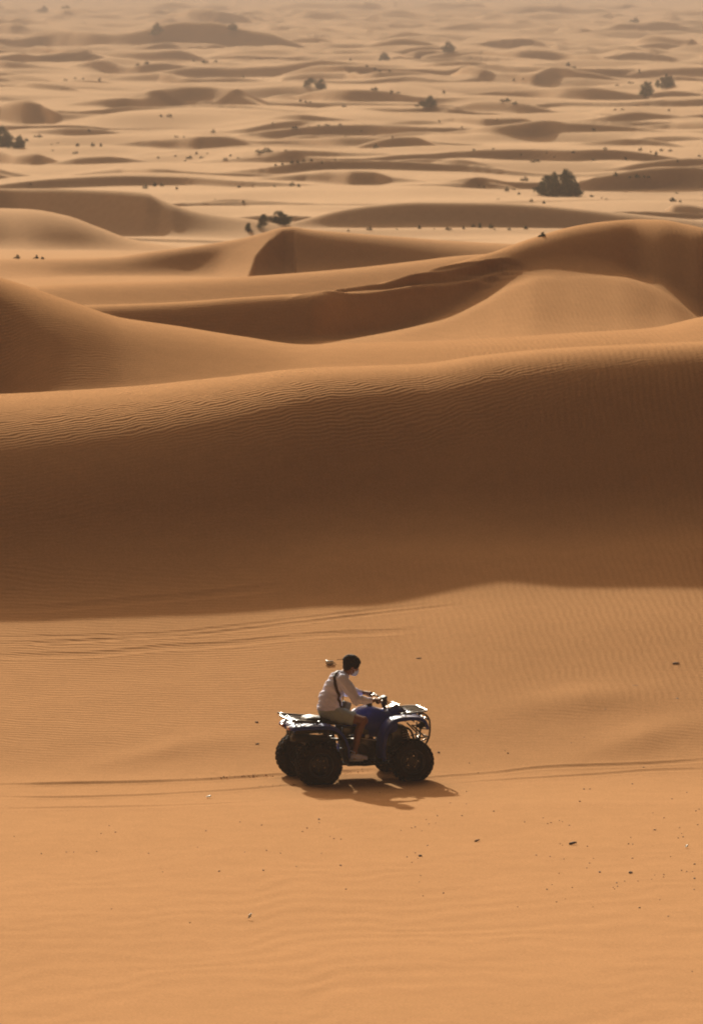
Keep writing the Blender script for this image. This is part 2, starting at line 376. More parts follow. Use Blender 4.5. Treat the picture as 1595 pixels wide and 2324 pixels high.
# where the quad bike stands
QUAD = on_ground(806, 1764.7)
QX, QY, QZ = QUAD
YAW = R(17)
def plan(pts): return [tuple(on_ground(x, y).xy) for x, y in pts]
_L = [(-60, 1781), (0, 1780), (150, 1778), (300, 1775), (470, 1770), (560, 1764), (640, 1757)]
def q2w(u, v): return (QX + u * math.cos(YAW) - v * math.sin(YAW), QY + u * math.sin(YAW) + v * math.cos(YAW))
trackL = plan([(-60, 1783), (150, 1779), (300, 1776), (470, 1771), (560, 1765)]) + [q2w(-.8, .45), q2w(.64, .42)]
trackR = plan([(-60, 1808), (100, 1811), (300, 1806), (500, 1796), (590, 1790)]) + [q2w(-.8, -.45), q2w(.64, -.42)]
TRACKS += [(trackL, .26, .026), (trackR, .24, .016),
           ([q2w(.0, -.43), q2w(.64, -.42)] + plan([(1010, 1764), (1100, 1757), (1240, 1743), (1350, 1740), (1480, 1734), (1660, 1722)]), .22, .016),
           (plan([(1000, 1782), (1120, 1773), (1250, 1765), (1380, 1757), (1480, 1750), (1660, 1746)]), .22, .013),
           (plan([(-60, 1838), (150, 1834), (300, 1832), (470, 1826), (640, 1816)]), .25, .009),
           (plan([(-60, 1462), (100, 1459), (300, 1449), (500, 1434), (700, 1412), (900, 1388), (1000, 1378), (1100, 1371)]), .20, .011),
           (plan([(-60, 1447), (100, 1446), (300, 1441), (500, 1425), (700, 1403), (900, 1380), (1000, 1369)]), .20, .009),
           (plan([(-60, 1490), (200, 1487), (400, 1470), (600, 1455), (800, 1438), (1000, 1425)]), .35, .013),
           (plan([(-60, 1384), (100, 1381), (300, 1365), (500, 1348), (700, 1325)]), .3, .010),
           (plan([(100, 1748), (300, 1722), (450, 1692), (560, 1676), (680, 1668)]), 1.3, -.07),
           (plan([(990, 1632), (1150, 1608), (1300, 1592), (1450, 1578), (1660, 1570)]), 1.6, -.09),
           (plan([(1250, 1722), (1380, 1695), (1480, 1672), (1560, 1650), (1660, 1630)]), 1.5, -.13)]
TRACKS_MID += [(plan([(640, 676), (800, 659), (900, 650), (1000, 640), (1100, 634), (1150, 634)]), .45, .07), (plan([(820, 652), (900, 641), (980, 630), (1060, 620), (1130, 617), (1190, 622)]), .4, .08),
               (plan([(930, 630), (1000, 615), (1080, 607), (1160, 607), (1220, 616)]), .35, .07), (plan([(700, 667), (800, 656), (900, 645), (990, 632)]), .3, .05)]
WHEEL_SPOTS = [q2w(-.635, -.45), q2w(-.635, .45), q2w(.64, -.42), q2w(.64, .42)]

def build_ground():
    ac = np.arange(-.0715, .0716, .00023)
    side = .0715 + np.cumsum(np.geomspace(.0006, .05, 42)); 
    al = np.concatenate([-side[::-1], ac, side])
    d = [1.0]
    while d[-1] < 9000:
        q = d[-1]
        if q < 50: s = .8
        elif q < 62: s = .1
        elif q < 100: s = .045
        elif q < 135: s = .08
        elif q < 180: s = .12
        elif q < 1250: s = q * .00098
        elif q < 2500: s = q * .0019
        else: s = q * .02
        d.append(q + s)
    d = np.array(d)
    nA, nD = len(al), len(d)
    Zs = []
    for i in range(0, nD, 200):
        D, A = np.meshgrid(d[i:i+200], al, indexing='ij')
        Zs.append(height((A * D).ravel(), D.ravel()).reshape(D.shape))
    Z = np.concatenate(Zs); D, A = np.meshgrid(d, al, indexing='ij'); X = A * D
    co = np.stack([X, D, Z], -1).reshape(-1, 3).astype(np.float32)
    # a skirt behind the camera so that the sand carries on there too
    idx = np.arange(nA * nD).reshape(nD, nA)
    q = np.stack([idx[:-1, :-1], idx[:-1, 1:], idx[1:, 1:], idx[1:, :-1]], -1).reshape(-1, 4)
    me = bpy.data.meshes.new('sand_dunes')
    me.vertices.add(len(co)); me.vertices.foreach_set('co', co.ravel())
    me.loops.add(q.size); me.loops.foreach_set('vertex_index', q.ravel().astype(np.int32))
    me.polygons.add(len(q)); me.polygons.foreach_set('loop_start', (np.arange(len(q)) * 4).astype(np.int32))
    me.polygons.foreach_set('loop_total', np.full(len(q), 4, np.int32))
    me.polygons.foreach_set('use_smooth', np.ones(len(q), bool))
    me.update(calc_edges=True)
    # ripple fields: strength of three families of wind ripples
    x = 797.5 + F * A
    n = vnoise(X / 5, D / 7) + .5
    r1 = np.clip(interp(x, [(0, 1), (1000, 1), (1300, .25)]) , 0, 1) * np.ones_like(D)     # crests across the view, slanting
    r2 = interp(x, [(700, 0), (950, 1), (1600, 1)]) * np.ones_like(D)
    near = np.clip((100 - D) / 2, 0, 1)
    # ripple strength by place
    amp1 = np.zeros_like(D); amp2 = np.zeros_like(D)
    onbig = ((D > 92) & (D < 99)) * 1.0
    amp1 = np.where(D < 92, interp(x, [(0, .9), (500, .75), (900, .4), (1200, .3), (1595, .35)]) * np.clip((D - 78.5) / 4, 0, 1), amp1)
    amp1 = np.where((D >= 92) & (D < 101), interp(x, [(0, 1.3), (700, 1.3), (1200, 1.), (1595, .6)]), amp1)
    amp1 = np.where(D >= 101, .7 * np.clip(1 - (D - 112) / 60, 0, 1), amp1)
    amp2 = np.where(D < 92, interp(x, [(600, 0), (950, .9), (1595, 1.3)]) * np.clip((D - 82) / 3, 0, 1), amp2)
    amp2 = np.where((D >= 92) & (D < 101), interp(x, [(600, .25), (1100, .7), (1300, 1.3), (1595, 1.7)]), amp2)
    amp2 = np.where(D >= 101, interp(x, [(900, 0), (1100, .9)]) * np.clip(1 - (D - 128) / 40, 0, 1), amp2)
    for nm, arr in (('ripple_across', .8 * amp1 * (.35 + n) * (D < 92) * np.interp(D, [88.3, 89.5], [1, .35])), ('ripple_dune', interp(x, [(0, 1.0), (600, .85), (1000, .6), (1595, .6)]) * np.where(D < 101, 1, .38) * amp1 * (.35 + n) * (D >= 92) * np.clip((D - 94.6) / 2.0, .10, 1)), ('ripple_along', amp2 * (.35 + n) * .5 * np.where((D > 92) & (D < 95.5), .5, 1))):
        at = me.attributes.new(nm, 'FLOAT', 'POINT'); at.data.foreach_set('value', arr.ravel().astype(np.float32))
    o = bpy.data.objects.new('sand_dunes', me); C.objects.link(o); tag(o, kind='structure')
    return o

def sand_material():
    m = bpy.data.materials.new('wind_rippled_sand'); m.use_nodes = True; t = m.node_tree; b = t.nodes['Principled BSDF']
    N = lambda k: t.nodes.new(k)
    geo = N('ShaderNodeNewGeometry')
    def noise(scale, detail=3, vec=None):
        n = N('ShaderNodeTexNoise'); n.inputs['Scale'].default_value = scale; n.inputs['Detail'].default_value = detail
        t.links.new(vec or geo.outputs['Position'], n.inputs['Vector']); return n.outputs['Fac']
    big = noise(.05, 3); fine = noise(3.0, 5); grain = noise(38.0, 3)
    c = N('ShaderNodeMix'); c.data_type = 'RGBA'; c.inputs[6].default_value = SAND_A; c.inputs[7].default_value = SAND_B
    t.links.new(big, c.inputs[0])
    # sand turns paler with distance: aerial haze put into its base colour
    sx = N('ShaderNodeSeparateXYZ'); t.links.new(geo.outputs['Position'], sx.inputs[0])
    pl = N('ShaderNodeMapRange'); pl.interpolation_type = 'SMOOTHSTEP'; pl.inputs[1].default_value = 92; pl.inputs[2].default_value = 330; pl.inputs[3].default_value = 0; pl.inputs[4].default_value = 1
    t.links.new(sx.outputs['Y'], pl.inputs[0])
    c2 = N('ShaderNodeMix'); c2.data_type = 'RGBA'; c2.inputs[7].default_value = SAND_HAZED
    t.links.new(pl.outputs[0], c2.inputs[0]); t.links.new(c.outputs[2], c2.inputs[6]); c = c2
    mr = N('ShaderNodeMapRange'); mr.inputs[3].default_value = .965; mr.inputs[4].default_value = 1.035; mr.inputs[1].default_value = .3; mr.inputs[2].default_value = .7
    t.links.new(fine, mr.inputs[0])
    mg = N('ShaderNodeMapRange'); mg.inputs[3].default_value = .88; mg.inputs[4].default_value = 1.12; mg.inputs[1].default_value = .3; mg.inputs[2].default_value = .7
    t.links.new(grain, mg.inputs[0])
    mul = N('ShaderNodeMath'); mul.operation = 'MULTIPLY'; t.links.new(mr.outputs[0], mul.inputs[0]); t.links.new(mg.outputs[0], mul.inputs[1])
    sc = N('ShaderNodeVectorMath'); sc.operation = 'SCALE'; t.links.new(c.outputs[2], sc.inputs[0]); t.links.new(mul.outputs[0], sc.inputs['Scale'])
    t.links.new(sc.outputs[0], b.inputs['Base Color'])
    b.inputs['Roughness'].default_value = .95; b.inputs['Specular IOR Level'].default_value = .0
    b.inputs['Diffuse Roughness'].default_value = .0
    def wave(rot, scale, dist, dscale, attr, sy=1.0):
        mp = N('ShaderNodeMapping'); mp.inputs['Rotation'].default_value = (0, 0, rot); mp.inputs['Scale'].default_value = (1, sy, 0.0)
        t.links.new(geo.outputs['Position'], mp.inputs['Vector'])
        wv = N('ShaderNodeTexWave'); wv.wave_type = 'BANDS'; wv.bands_direction = 'X'
        wv.inputs['Scale'].default_value = scale; wv.inputs['Distortion'].default_value = dist
        wv.inputs['Detail'].default_value = 2.0; wv.inputs['Detail Scale'].default_value = dscale; wv.inputs['Detail Roughness'].default_value = .45
        t.links.new(mp.outputs[0], wv.inputs['Vector'])
        at = N('ShaderNodeAttribute'); at.attribute_name = attr
        mm = N('ShaderNodeMath'); mm.operation = 'MULTIPLY'; t.links.new(wv.outputs['Fac'], mm.inputs[0]); t.links.new(at.outputs['Fac'], mm.inputs[1])
        return mm.outputs[0]
    # wave period in metres = 1 / (scale * 20 / 2pi)
    w1 = wave(R(90 + 9), 2.1, 7.0, .7, 'ripple_across', 1.0)
    w3 = wave(R(90 - 20), 3.3, 9.0, .7, 'ripple_dune')
    w2 = wave(R(-4), 2.9, 4.0, .5, 'ripple_along', 1.0)
    ad = N('ShaderNodeMath'); ad.operation = 'ADD'; t.links.new(w1, ad.inputs[0]); t.links.new(w2, ad.inputs[1])
    ad0 = N('ShaderNodeMath'); ad0.operation = 'ADD'; t.links.new(ad.outputs[0], ad0.inputs[0]); t.links.new(w3, ad0.inputs[1]); ad = ad0
    n2 = N('ShaderNodeMath'); n2.operation = 'MULTIPLY'; n2.inputs[1].default_value = .22; t.links.new(noise(9., 4), n2.inputs[0])
    ad2 = N('ShaderNodeMath'); ad2.operation = 'ADD'; t.links.new(ad.outputs[0], ad2.inputs[0]); t.links.new(n2.outputs[0], ad2.inputs[1])
    bp = N('ShaderNodeBump'); bp.inputs['Strength'].default_value = 1.0; bp.inputs['Distance'].default_value = RIPPLE
    t.links.new(ad2.outputs[0], bp.inputs['Height']); t.links.new(bp.outputs[0], b.inputs['Normal'])
    return m
SAND_HAZED = (.54, .375, .245, 1); SAND_A = (.42, .230, .112, 1); SAND_B = (.46, .258, .128, 1); RIPPLE = .010
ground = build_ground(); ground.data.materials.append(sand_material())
#==OBJECTS==
# ------------------------------------------------------------------ mesh tools
def link_mesh(name, bm, m, parent=None, smooth=True, loc=None):
    me = bpy.data.meshes.new(name); bm.normal_update(); bm.to_mesh(me); bm.free()
    if smooth: me.polygons.foreach_set('use_smooth', [True] * len(me.polygons))
    for q in (m if isinstance(m, (list, tuple)) else [m]): me.materials.append(q)
    o = bpy.data.objects.new(name, me); C.objects.link(o)
    if parent: o.parent = parent
    if loc is not None: o.location = loc
    return o

def frame_for(t, up=Vector((0, 0, 1))):
    t = t.normalized()
    if abs(t.dot(up)) > .97: up = Vector((1, 0, 0))
    a = t.cross(up).normalized(); return a, a.cross(t).normalized()

def add_tube(bm, pts, r, seg=8, caps=True, round_corner=0.0):
    pts = [Vector(p) for p in pts]
    if round_corner:
        out = [pts[0]]
        for i in range(1, len(pts) - 1):
            a = (pts[i-1] - pts[i]); b = (pts[i+1] - pts[i]); k = min(round_corner, a.length * .45, b.length * .45)
            p0 = pts[i] + a.normalized() * k; p2 = pts[i] + b.normalized() * k
            for s_ in (0, .25, .5, .75, 1): out.append(p0 * (1-s_)**2 + pts[i] * 2*s_*(1-s_) + p2 * s_*s_)
        out.append(pts[-1]); pts = out
    rs = r if isinstance(r, (list, tuple)) else [r] * len(pts)
    rings = []; n0 = None
    for i, p in enumerate(pts):
        t = (pts[min(i+1, len(pts)-1)] - pts[max(i-1, 0)])
        if t.length < 1e-9: t = Vector((0, 0, 1))
        t.normalize()
        if n0 is None: a, b = frame_for(t)
        else:
            a = (n0 - t * n0.dot(t)); a = a.normalized() if a.length > 1e-6 else frame_for(t)[0]; b = a.cross(t)
        n0 = a
        rings.append([bm.verts.new(p + a * (math.cos(2*math.pi*k/seg) * rs[i]) + b * (math.sin(2*math.pi*k/seg) * rs[i])) for k in range(seg)])
    for A, B in zip(rings, rings[1:]):
        for k in range(seg): bm.faces.new((A[k], A[(k+1) % seg], B[(k+1) % seg], B[k]))
    if caps: bm.faces.new(rings[0][::-1]); bm.faces.new(rings[-1])

def add_box(bm, c, s, rot=None, bevel=0.0, seg=2):
    g = bmesh.ops.create_cube(bm, size=1)['verts']
    M = Matrix.Translation(Vector(c)) @ (rot.to_matrix().to_4x4() if rot else Matrix.Identity(4)) @ Matrix.Diagonal((*s, 1))
    bmesh.ops.transform(bm, matrix=M, verts=g)
    if bevel:
        ed = list({e for v in g for e in v.link_edges})
        bmesh.ops.bevel(bm, geom=ed, offset=bevel, segments=seg, affect='EDGES', profile=.6)
    return g

def add_cyl(bm, c, axis, r1, r2, L, seg=20):
    g = bmesh.ops.create_cone(bm, cap_ends=True, segments=seg, radius1=r1, radius2=r2, depth=L)['verts']
    q = Vector((0, 0, 1)).rotation_difference(Vector(axis).normalized())
    bmesh.ops.transform(bm, matrix=Matrix.Translation(Vector(c)) @ q.to_matrix().to_4x4(), verts=g); return g

def add_ell(bm, c, s, rot=None, u=16, v=12):
    g = bmesh.ops.create_uvsphere(bm, u_segments=u, v_segments=v, radius=1)['verts']
    M = Matrix.Translation(Vector(c)) @ (rot.to_matrix().to_4x4() if rot else Matrix.Identity(4)) @ Matrix.Diagonal((*s, 1))
    bmesh.ops.transform(bm, matrix=M, verts=g); return g

def add_lathe_y(bm, prof, seg=40, cy=0.0):
    """revolve (radius, y) points about the Y axis"""
    rings = [[bm.verts.new((r * math.cos(2*math.pi*k/seg), y + cy, r * math.sin(2*math.pi*k/seg))) for k in range(seg)] for r, y in prof]
    for A, B in zip(rings, rings[1:]):
        for k in range(seg): bm.faces.new((A[k], A[(k+1) % seg], B[(k+1) % seg], B[k]))

def add_loft(bm, secs, cap=True):
    """secs: list of closed rings (lists of Vectors) with equal counts"""
    rings = [[bm.verts.new(p) for p in s_] for s_ in secs]; n = len(rings[0])
    for A, B in zip(rings, rings[1:]):
        for k in range(n): bm.faces.new((A[k], A[(k+1) % n], B[(k+1) % n], B[k]))
    if cap: bm.faces.new(rings[0][::-1]); bm.faces.new(rings[-1])

def sec(u, w0, w1, hw, n=20, e=2.6, top=1.0):
    """super-elliptic section in the plane u = const"""
    out = []
    for k in range(n):
        t = 2 * math.pi * k / n; c, s_ = math.cos(t), math.sin(t)
        y = math.copysign(abs(c) ** (2/e), c) * hw; z = math.copysign(abs(s_) ** (2/e), s_)
        if z > 0: y *= 1 - (1 - top) * z
        out.append(Vector((u, y, (w0 + w1) / 2 + z * (w1 - w0) / 2)))
    return out

def add_sheet(bm, prof, v0, v1, th, lip=.03, nv=7, crown=.012):
    """fender: profile (u, w) swept from v0 to v1, turned down at the outer edge v1"""
    P_ = []
    us = np.array(prof, float); L = np.concatenate([[0], np.cumsum(np.hypot(*np.diff(us, axis=0).T))])
    tt = np.linspace(0, L[-1], 34); U = smooth_interp(tt, L, us[:, 0]); W = smooth_interp(tt, L, us[:, 1])
    du = np.gradient(U); dw = np.gradient(W); ln = np.hypot(du, dw) + 1e-9; nu, nw = -dw / ln, du / ln
    if nw.sum() < 0: nu, nw = -nu, -nw
    def surf(off):
        rows = []
        for i in range(len(U)):
            row = []
            for j in range(nv + 3):
                f = min(1, j / nv); v = v0 + (v1 - v0) * f
                h = crown * math.sin(math.pi * f) + off
                if j > nv: h -= lip * (j - nv) / 3; v += (v1 - v0) / abs(v1 - v0) * .006 * (j - nv)
                if f > .9: h -= .004
                row.append(bm.verts.new((U[i] + nu[i] * h, v, W[i] + nw[i] * h)))
            rows.append(row)
        return rows
    A = surf(0); B = surf(-th); m = nv + 3
    for R_, fl in ((A, 0), (B, 1)):
        for i in range(len(U) - 1):
            for j in range(m - 1):
                q = (R_[i][j], R_[i+1][j], R_[i+1][j+1], R_[i][j+1]); bm.faces.new(q if not fl else q[::-1])
    for i in range(len(U) - 1):
        bm.faces.new((A[i][0], B[i][0], B[i+1][0], A[i+1][0])); bm.faces.new((A[i][m-1], A[i+1][m-1], B[i+1][m-1], B[i][m-1]))
    for j in range(m - 1):
        bm.faces.new((A[0][j], A[0][j+1], B[0][j+1], B[0][j])); bm.faces.new((A[-1][j], B[-1][j], B[-1][j+1], A[-1][j+1]))
    bmesh.ops.recalc_face_normals(bm, faces=bm.faces)

def evaluated(o):
    dg = bpy.context.evaluated_depsgraph_get(); dg.update()
    me = bpy.data.meshes.new_from_object(o.evaluated_get(dg)); old = o.data; mats = list(old.materials)
    o.modifiers.clear(); o.data = me; me.name = o.name
    me.materials.clear()
    for q in mats: me.materials.append(q)
    me.polygons.foreach_set('use_smooth', [True] * len(me.polygons))
    bpy.data.meshes.remove(old)

def blend_body(name, bm, m, voxel, parent=None, smooth_it=6, fac=.5, fold=None):
    """union of the overlapping volumes as one continuous skin"""
    o = link_mesh(name, bm, m, parent)
    r = o.modifiers.new('r', 'REMESH'); r.mode = 'VOXEL'; r.voxel_size = voxel
    s_ = o.modifiers.new('s', 'SMOOTH'); s_.factor = fac; s_.iterations = smooth_it
    evaluated(o)
    if fold:
        me = o.data; n = len(me.vertices); co = np.empty(n * 3, np.float32); me.vertices.foreach_get('co', co); co = co.reshape(-1, 3).astype(float)
        no = np.empty(n * 3, np.float32); me.vertices.foreach_get('normal', no); no = no.reshape(-1, 3)
        co += no * fold(co)[:, None]; me.vertices.foreach_set('co', co.astype(np.float32).ravel()); me.update()
    return o

def limb(bm, a, b, r1, r2, seg=16):
    a, b = Vector(a), Vector(b)
    d = b - a; n = 4
    add_tube(bm, [a + d * (i / n) for i in range(n + 1)], [r1 + (r2 - r1) * i / n for i in range(n + 1)], seg)
    add_ell(bm, a, (r1,) * 3); add_ell(bm, b, (r2,) * 3)

def empty(name, loc, rz=0):
    o = bpy.data.objects.new(name, None); C.objects.link(o); o.location = loc; o.rotation_euler = (0, 0, rz); o.empty_display_size = .2; return o

# ------------------------------------------------------------------ materials of the things
M_BLUE = mat('blue_plastic', (.004, .026, .26), .50, spec=.3, coat=.04, noise=.10, nscale=9, dust=.03)
M_BLACK = mat('black_plastic', (.003, .003, .003), .6, spec=.12, noise=.2, dust=.04, bump=.15)
M_RUBBER = mat('tyre_rubber', (.003, .0028, .0025), .9, spec=.06, noise=.2, nscale=14, dust=.06, bump=.3)
M_RIM = mat('dark_steel_rim', (.02, .019, .018), .42, metal=.4, dust=.03)
M_BOLT = mat('bright_steel', (.55, .52, .48), .25, metal=1)
M_TUBE = mat('black_painted_tube', (.012, .010, .010), .30, coat=.4, dust=.03)
M_SEAT = mat('seat_vinyl', (.010, .009, .009), .5, spec=.35, noise=.1, dust=.04, bump=.3, bscale=200)
M_ENG = mat('engine_metal', (.012, .011, .010), .5, metal=.5, noise=.3, dust=.06)
M_ALU = mat('worn_aluminium', (.42, .39, .36), .4, metal=.9, noise=.2)
M_RED = mat('red_tail_lens', (.32, .012, .01), .15, coat=1)
M_LENS = mat('clear_headlamp_lens', (.55, .55, .52), .08, coat=1)
M_SKIN = mat('skin', (.20, .085, .045), .5, noise=.08, nscale=30)
M_HAIR = mat('black_hair', (.006, .0045, .004), .75, spec=.12, noise=.3, nscale=90, bump=.8, bscale=220)
M_SHIRT = mat('lilac_cotton', (.68, .72, 1.0), .9, noise=.04, bump=.1, bscale=150)
M_SHORTS = mat('khaki_cotton', (.34, .41, .40), .9, noise=.06, bump=.15, bscale=120)
M_SHOE = mat('white_shoe_mesh', (.62, .66, .92), .7, noise=.05)
M_SOLE = mat('white_rubber_sole', (.55, .58, .70), .6)
M_MASK = mat('pale_blue_mask', (.50, .62, .85), .8)
M_STRAP = mat('dark_strap_webbing', (.035, .012, .014), .7)
M_CLOD = mat('sand_clod', (.42, .24, .11), .95, noise=.1)
M_BAG = mat('grey_bag_fabric', (.16, .15, .13), .75, noise=.2)

# ------------------------------------------------------------------ the quad bike
def ground_rot():
    """lay the quad on the sand: pitch and roll from its four wheel spots"""
    f = [Vector((x, y, hz(x, y))) for x, y in WHEEL_SPOTS]
    rear = (f[0] + f[1]) / 2; front = (f[2] + f[3]) / 2; X_ = (front - rear).normalized()
    left = ((f[1] - f[0]) + (f[3] - f[2])).normalized(); Z_ = X_.cross(left).normalized(); Y_ = Z_.cross(X_)
    z0 = (f[0] + f[1] + f[2] + f[3]) / 4
    M = Matrix((X_, Y_, Z_)).transposed().to_4x4()
    return z0.z, M.to_euler()
QZ0, QROT = ground_rot()
QZ0 -= .036
quad = empty('quad_bike', (QX, QY, QZ0)); quad.rotation_euler = QROT
tag(quad, 'blue four-wheeled quad bike with black knobbly tyres and tubular racks, ridden across the sand', 'quad bike')

def make_wheel(u, v, w, r, width, out, steer=0.0, front=False):
    rr_ = .165 if not front else .160
    # hub (the wheel part itself) > rim, tyre
    bm = bmesh.new(); s_ = out
    add_cyl(bm, (0, s_ * .01, 0), (0, s_, 0), .055, .045, .09, 20)
    for k in range(4):
        a = 2 * math.pi * (k + .4) / 4; add_cyl(bm, (.052 * math.cos(a), s_ * .052, .052 * math.sin(a)), (0, 1, 0), .008, .008, .03, 8)
    hub = link_mesh('wheel', bm, M_BOLT if False else M_ALU, quad, False); hub.data.materials[0] = M_RIM
    hub.location = (u, v, w); hub.rotation_euler = (0, R(rng.uniform(0, 60)), steer)
    bm = bmesh.new(); W = width / 2
    prof = [(.045, .035), (.085, .040), (.10, .020), (rr_ - .035, .030), (rr_ - .022, .055), (rr_ - .012, W - .03), (rr_ + .004, W - .022), (rr_ + .006, W - .012), (rr_ - .010, W - .010)]
    full = [(r_, s_ * y) for r_, y in prof] + [(rr_ - .02, s_ * (W - .03)), (rr_ - .028, s_ * -.02), (rr_ - .015, -s_ * (W - .04)), (rr_ + .004, -s_ * (W - .02))]
    add_lathe_y(bm, full, 40)
    for k in range(8):
        a = 2 * math.pi * k / 8; add_cyl(bm, ((rr_ - .05) * math.cos(a), s_ * .034, (rr_ - .05) * math.sin(a)), (0, 1, 0), .014, .010, .012, 10)
    bmesh.ops.recalc_face_normals(bm, faces=bm.faces)
    link_mesh('rim', bm, M_RIM, hub)
    for k in range(5):
        a = 2 * math.pi * (k + .3) / 5; bm = bmesh.new(); add_cyl(bm, (.075 * math.cos(a), s_ * .048, .075 * math.sin(a)), (0, 1, 0), .008, .007, .020, 6)
        link_mesh('wheel_nut', bm, M_BOLT, hub, False)
    bm = bmesh.new(); tr = r - .017
    tp = [(rr_ - .002, -W + .02), (rr_ + .012, -W + .006), (rr_ + .045, -W), (tr - .055, -W - .004), (tr - .022, -W + .010), (tr - .004, -W + .035), (tr, -W * .4), (tr + .003, 0),
          (tr, W * .4), (tr - .004, W - .035), (tr - .022, W - .010), (tr - .055, W + .004), (rr_ + .045, W), (rr_ + .012, W - .006), (rr_ - .002, W - .02)]
    add_lathe_y(bm, tp, 64)
    nk = 26
    for k in range(nk):
        a = 2 * math.pi * k / nk
        for j, yy in enumerate((-.80, -.42, 0, .42, .80)):
            aa = a + (math.pi / nk if j % 2 else 0)
            rad = tr + .003 - (.012 if abs(yy) > .7 else 0)
            rot = Euler((0, -aa + math.pi / 2, 0)).to_quaternion() @ Euler((0, 0, (.45 if yy > 0 else -.45) if yy else 0)).to_quaternion()
            if abs(yy) > .7: rot = rot @ Euler((.55 if yy < 0 else -.55, 0, 0)).to_quaternion()
            add_box(bm, (rad * math.cos(aa), yy * W, rad * math.sin(aa)), (.034, W * .34, .030), rot.to_euler(), .003, 1)
        # shoulder lugs down the side wall
        for sg in (-1, 1):
            add_box(bm, ((tr - .035) * math.cos(a), sg * (W + .001), (tr - .035) * math.sin(a)), (.018, .012, .040), Euler((0, -a + math.pi / 2, 0)), .002, 1)
    link_mesh('tyre', bm, M_RUBBER, hub, False)
    return hub
RW, FW = .305, .290
make_wheel(-.635, -.445, RW - .012, RW, .26, -1)
make_wheel(-.635, .445, RW - .012, RW, .26, 1)
make_wheel(.64, -.42, FW - .008, FW, .21, -1, -.10, True)
make_wheel(.64, .42, FW - .008, FW, .21, 1, -.10, True)

# fenders
def taper_tail(bm):
    for v in bm.verts:
        k = max(0, -v.co.x - .66) / .3
        if k > 0: v.co.y *= 1 - .30 * min(k, 1.1) ** 1.3; v.co.x = -.66 - (-v.co.x - .66) * .84
FF = [(.235, .30), (.225, .42), (.238, .56), (.275, .70), (.35, .805), (.45, .855), (.58, .868), (.70, .862), (.79, .842), (.838, .80), (.862, .735), (.868, .70)]
RF = [(-.205, .36), (-.21, .45), (-.232, .56), (-.285, .665), (-.37, .745), (-.48, .788), (-.62, .800), (-.78, .795), (-.90, .785), (-.985, .770), (-1.01, .735)]
for s_ in (-1, 1):
    bm = bmesh.new(); add_sheet(bm, FF, s_ * .17, s_ * .475, .008, .045); 
    link_mesh('front_fender', bm, M_BLUE, quad)
    bm = bmesh.new(); add_sheet(bm, RF, s_ * .15, s_ * .485, .008, .045)
    taper_tail(bm); link_mesh('rear_fender', bm, M_BLUE, quad)
    # dark inner guards and flares
    bm = bmesh.new(); add_sheet(bm, [(u + .012, w - .012) for u, w in FF[:5]] + [(.47, .83), (.6, .84)], s_ * .14, s_ * .45, .01, .01)
    add_box(bm, (.80, s_ * .34, .735), (.10, .22, .02), Euler((0, -.5, 0)), .006)
    link_mesh('inner_guard', bm, M_BLACK, quad)
    bm = bmesh.new(); add_sheet(bm, [(u - .012, w - .014) for u, w in RF[:6]] + [(-.62, .775), (-.80, .765), (-.96, .74)], s_ * .12, s_ * .46, .01, .06)
    taper_tail(bm); link_mesh('inner_guard', bm, M_BLACK, quad)
    # foot well
    bm = bmesh.new()
    add_box(bm, (.01, s_ * .34, .268), (.50, .24, .03), None, .01)
    for k in range(9): add_box(bm, (-.18 + k * .048, s_ * .36, .290), (.012, .17, .016), None, .002, 1)
    add_tube(bm, [(-.24, s_ * .455, .275), (0, s_ * .47, .262), (.24, s_ * .455, .275)], .014)
    add_box(bm, (.25, s_ * .32, .36), (.03, .26, .20), Euler((0, .35, 0)), .01)
    add_box(bm, (-.235, s_ * .32, .36), (.03, .24, .22), Euler((0, -.25, 0)), .01)
    add_box(bm, (.02, s_ * .355, .305), (.05, .15, .025), None, .006)
    link_mesh('footrest', bm, M_BLACK, quad)
    # headlight under the front rack
    bm = bmesh.new(); add_ell(bm, (.845, s_ * .22, .795), (.035, .075, .045)); link_mesh('headlight', bm, M_LENS, quad)
    # suspension: wishbones and coil-over
    bm = bmesh.new()
    for zz, yy in ((.235, .10), (.40, .13)):
        add_tube(bm, [(.52, s_ * yy, zz + .03), (.635, s_ * .36, zz), (.76, s_ * yy, zz + .03)], .013, 8, True, .05)
    add_tube(bm, [(.64, s_ * .30, .28), (.62, s_ * .17, .70)], .016, 10)
    add_tube(bm, [(.64, 0, .30), (.64, s_ * .42, .285)], .016)
    add_tube(bm, [(.60, s_ * .12, .36), (.56, s_ * .37, .30)], .009)
    link_mesh('front_suspension_arm', bm, M_TUBE, quad)
    bm = bmesh.new(); n = 84
    add_tube(bm, [(Vector((.635, s_ * .275, .38)).lerp(Vector((.623, s_ * .19, .64)), k / n) + Vector((math.cos(k * .63) * .034, math.sin(k * .63) * .034, 0))) for k in range(n + 1)], .006, 6)
    link_mesh('shock_spring', bm, M_ALU, quad)
    bm = bmesh.new(); n = 70
    add_tube(bm, [(Vector((-.50, s_ * .20, .42)).lerp(Vector((-.40, s_ * .17, .66)), k / n) + Vector((math.cos(k * .63) * .032, math.sin(k * .63) * .032, 0))) for k in range(n + 1)], .006, 6)
    link_mesh('shock_spring', bm, M_ALU, quad)
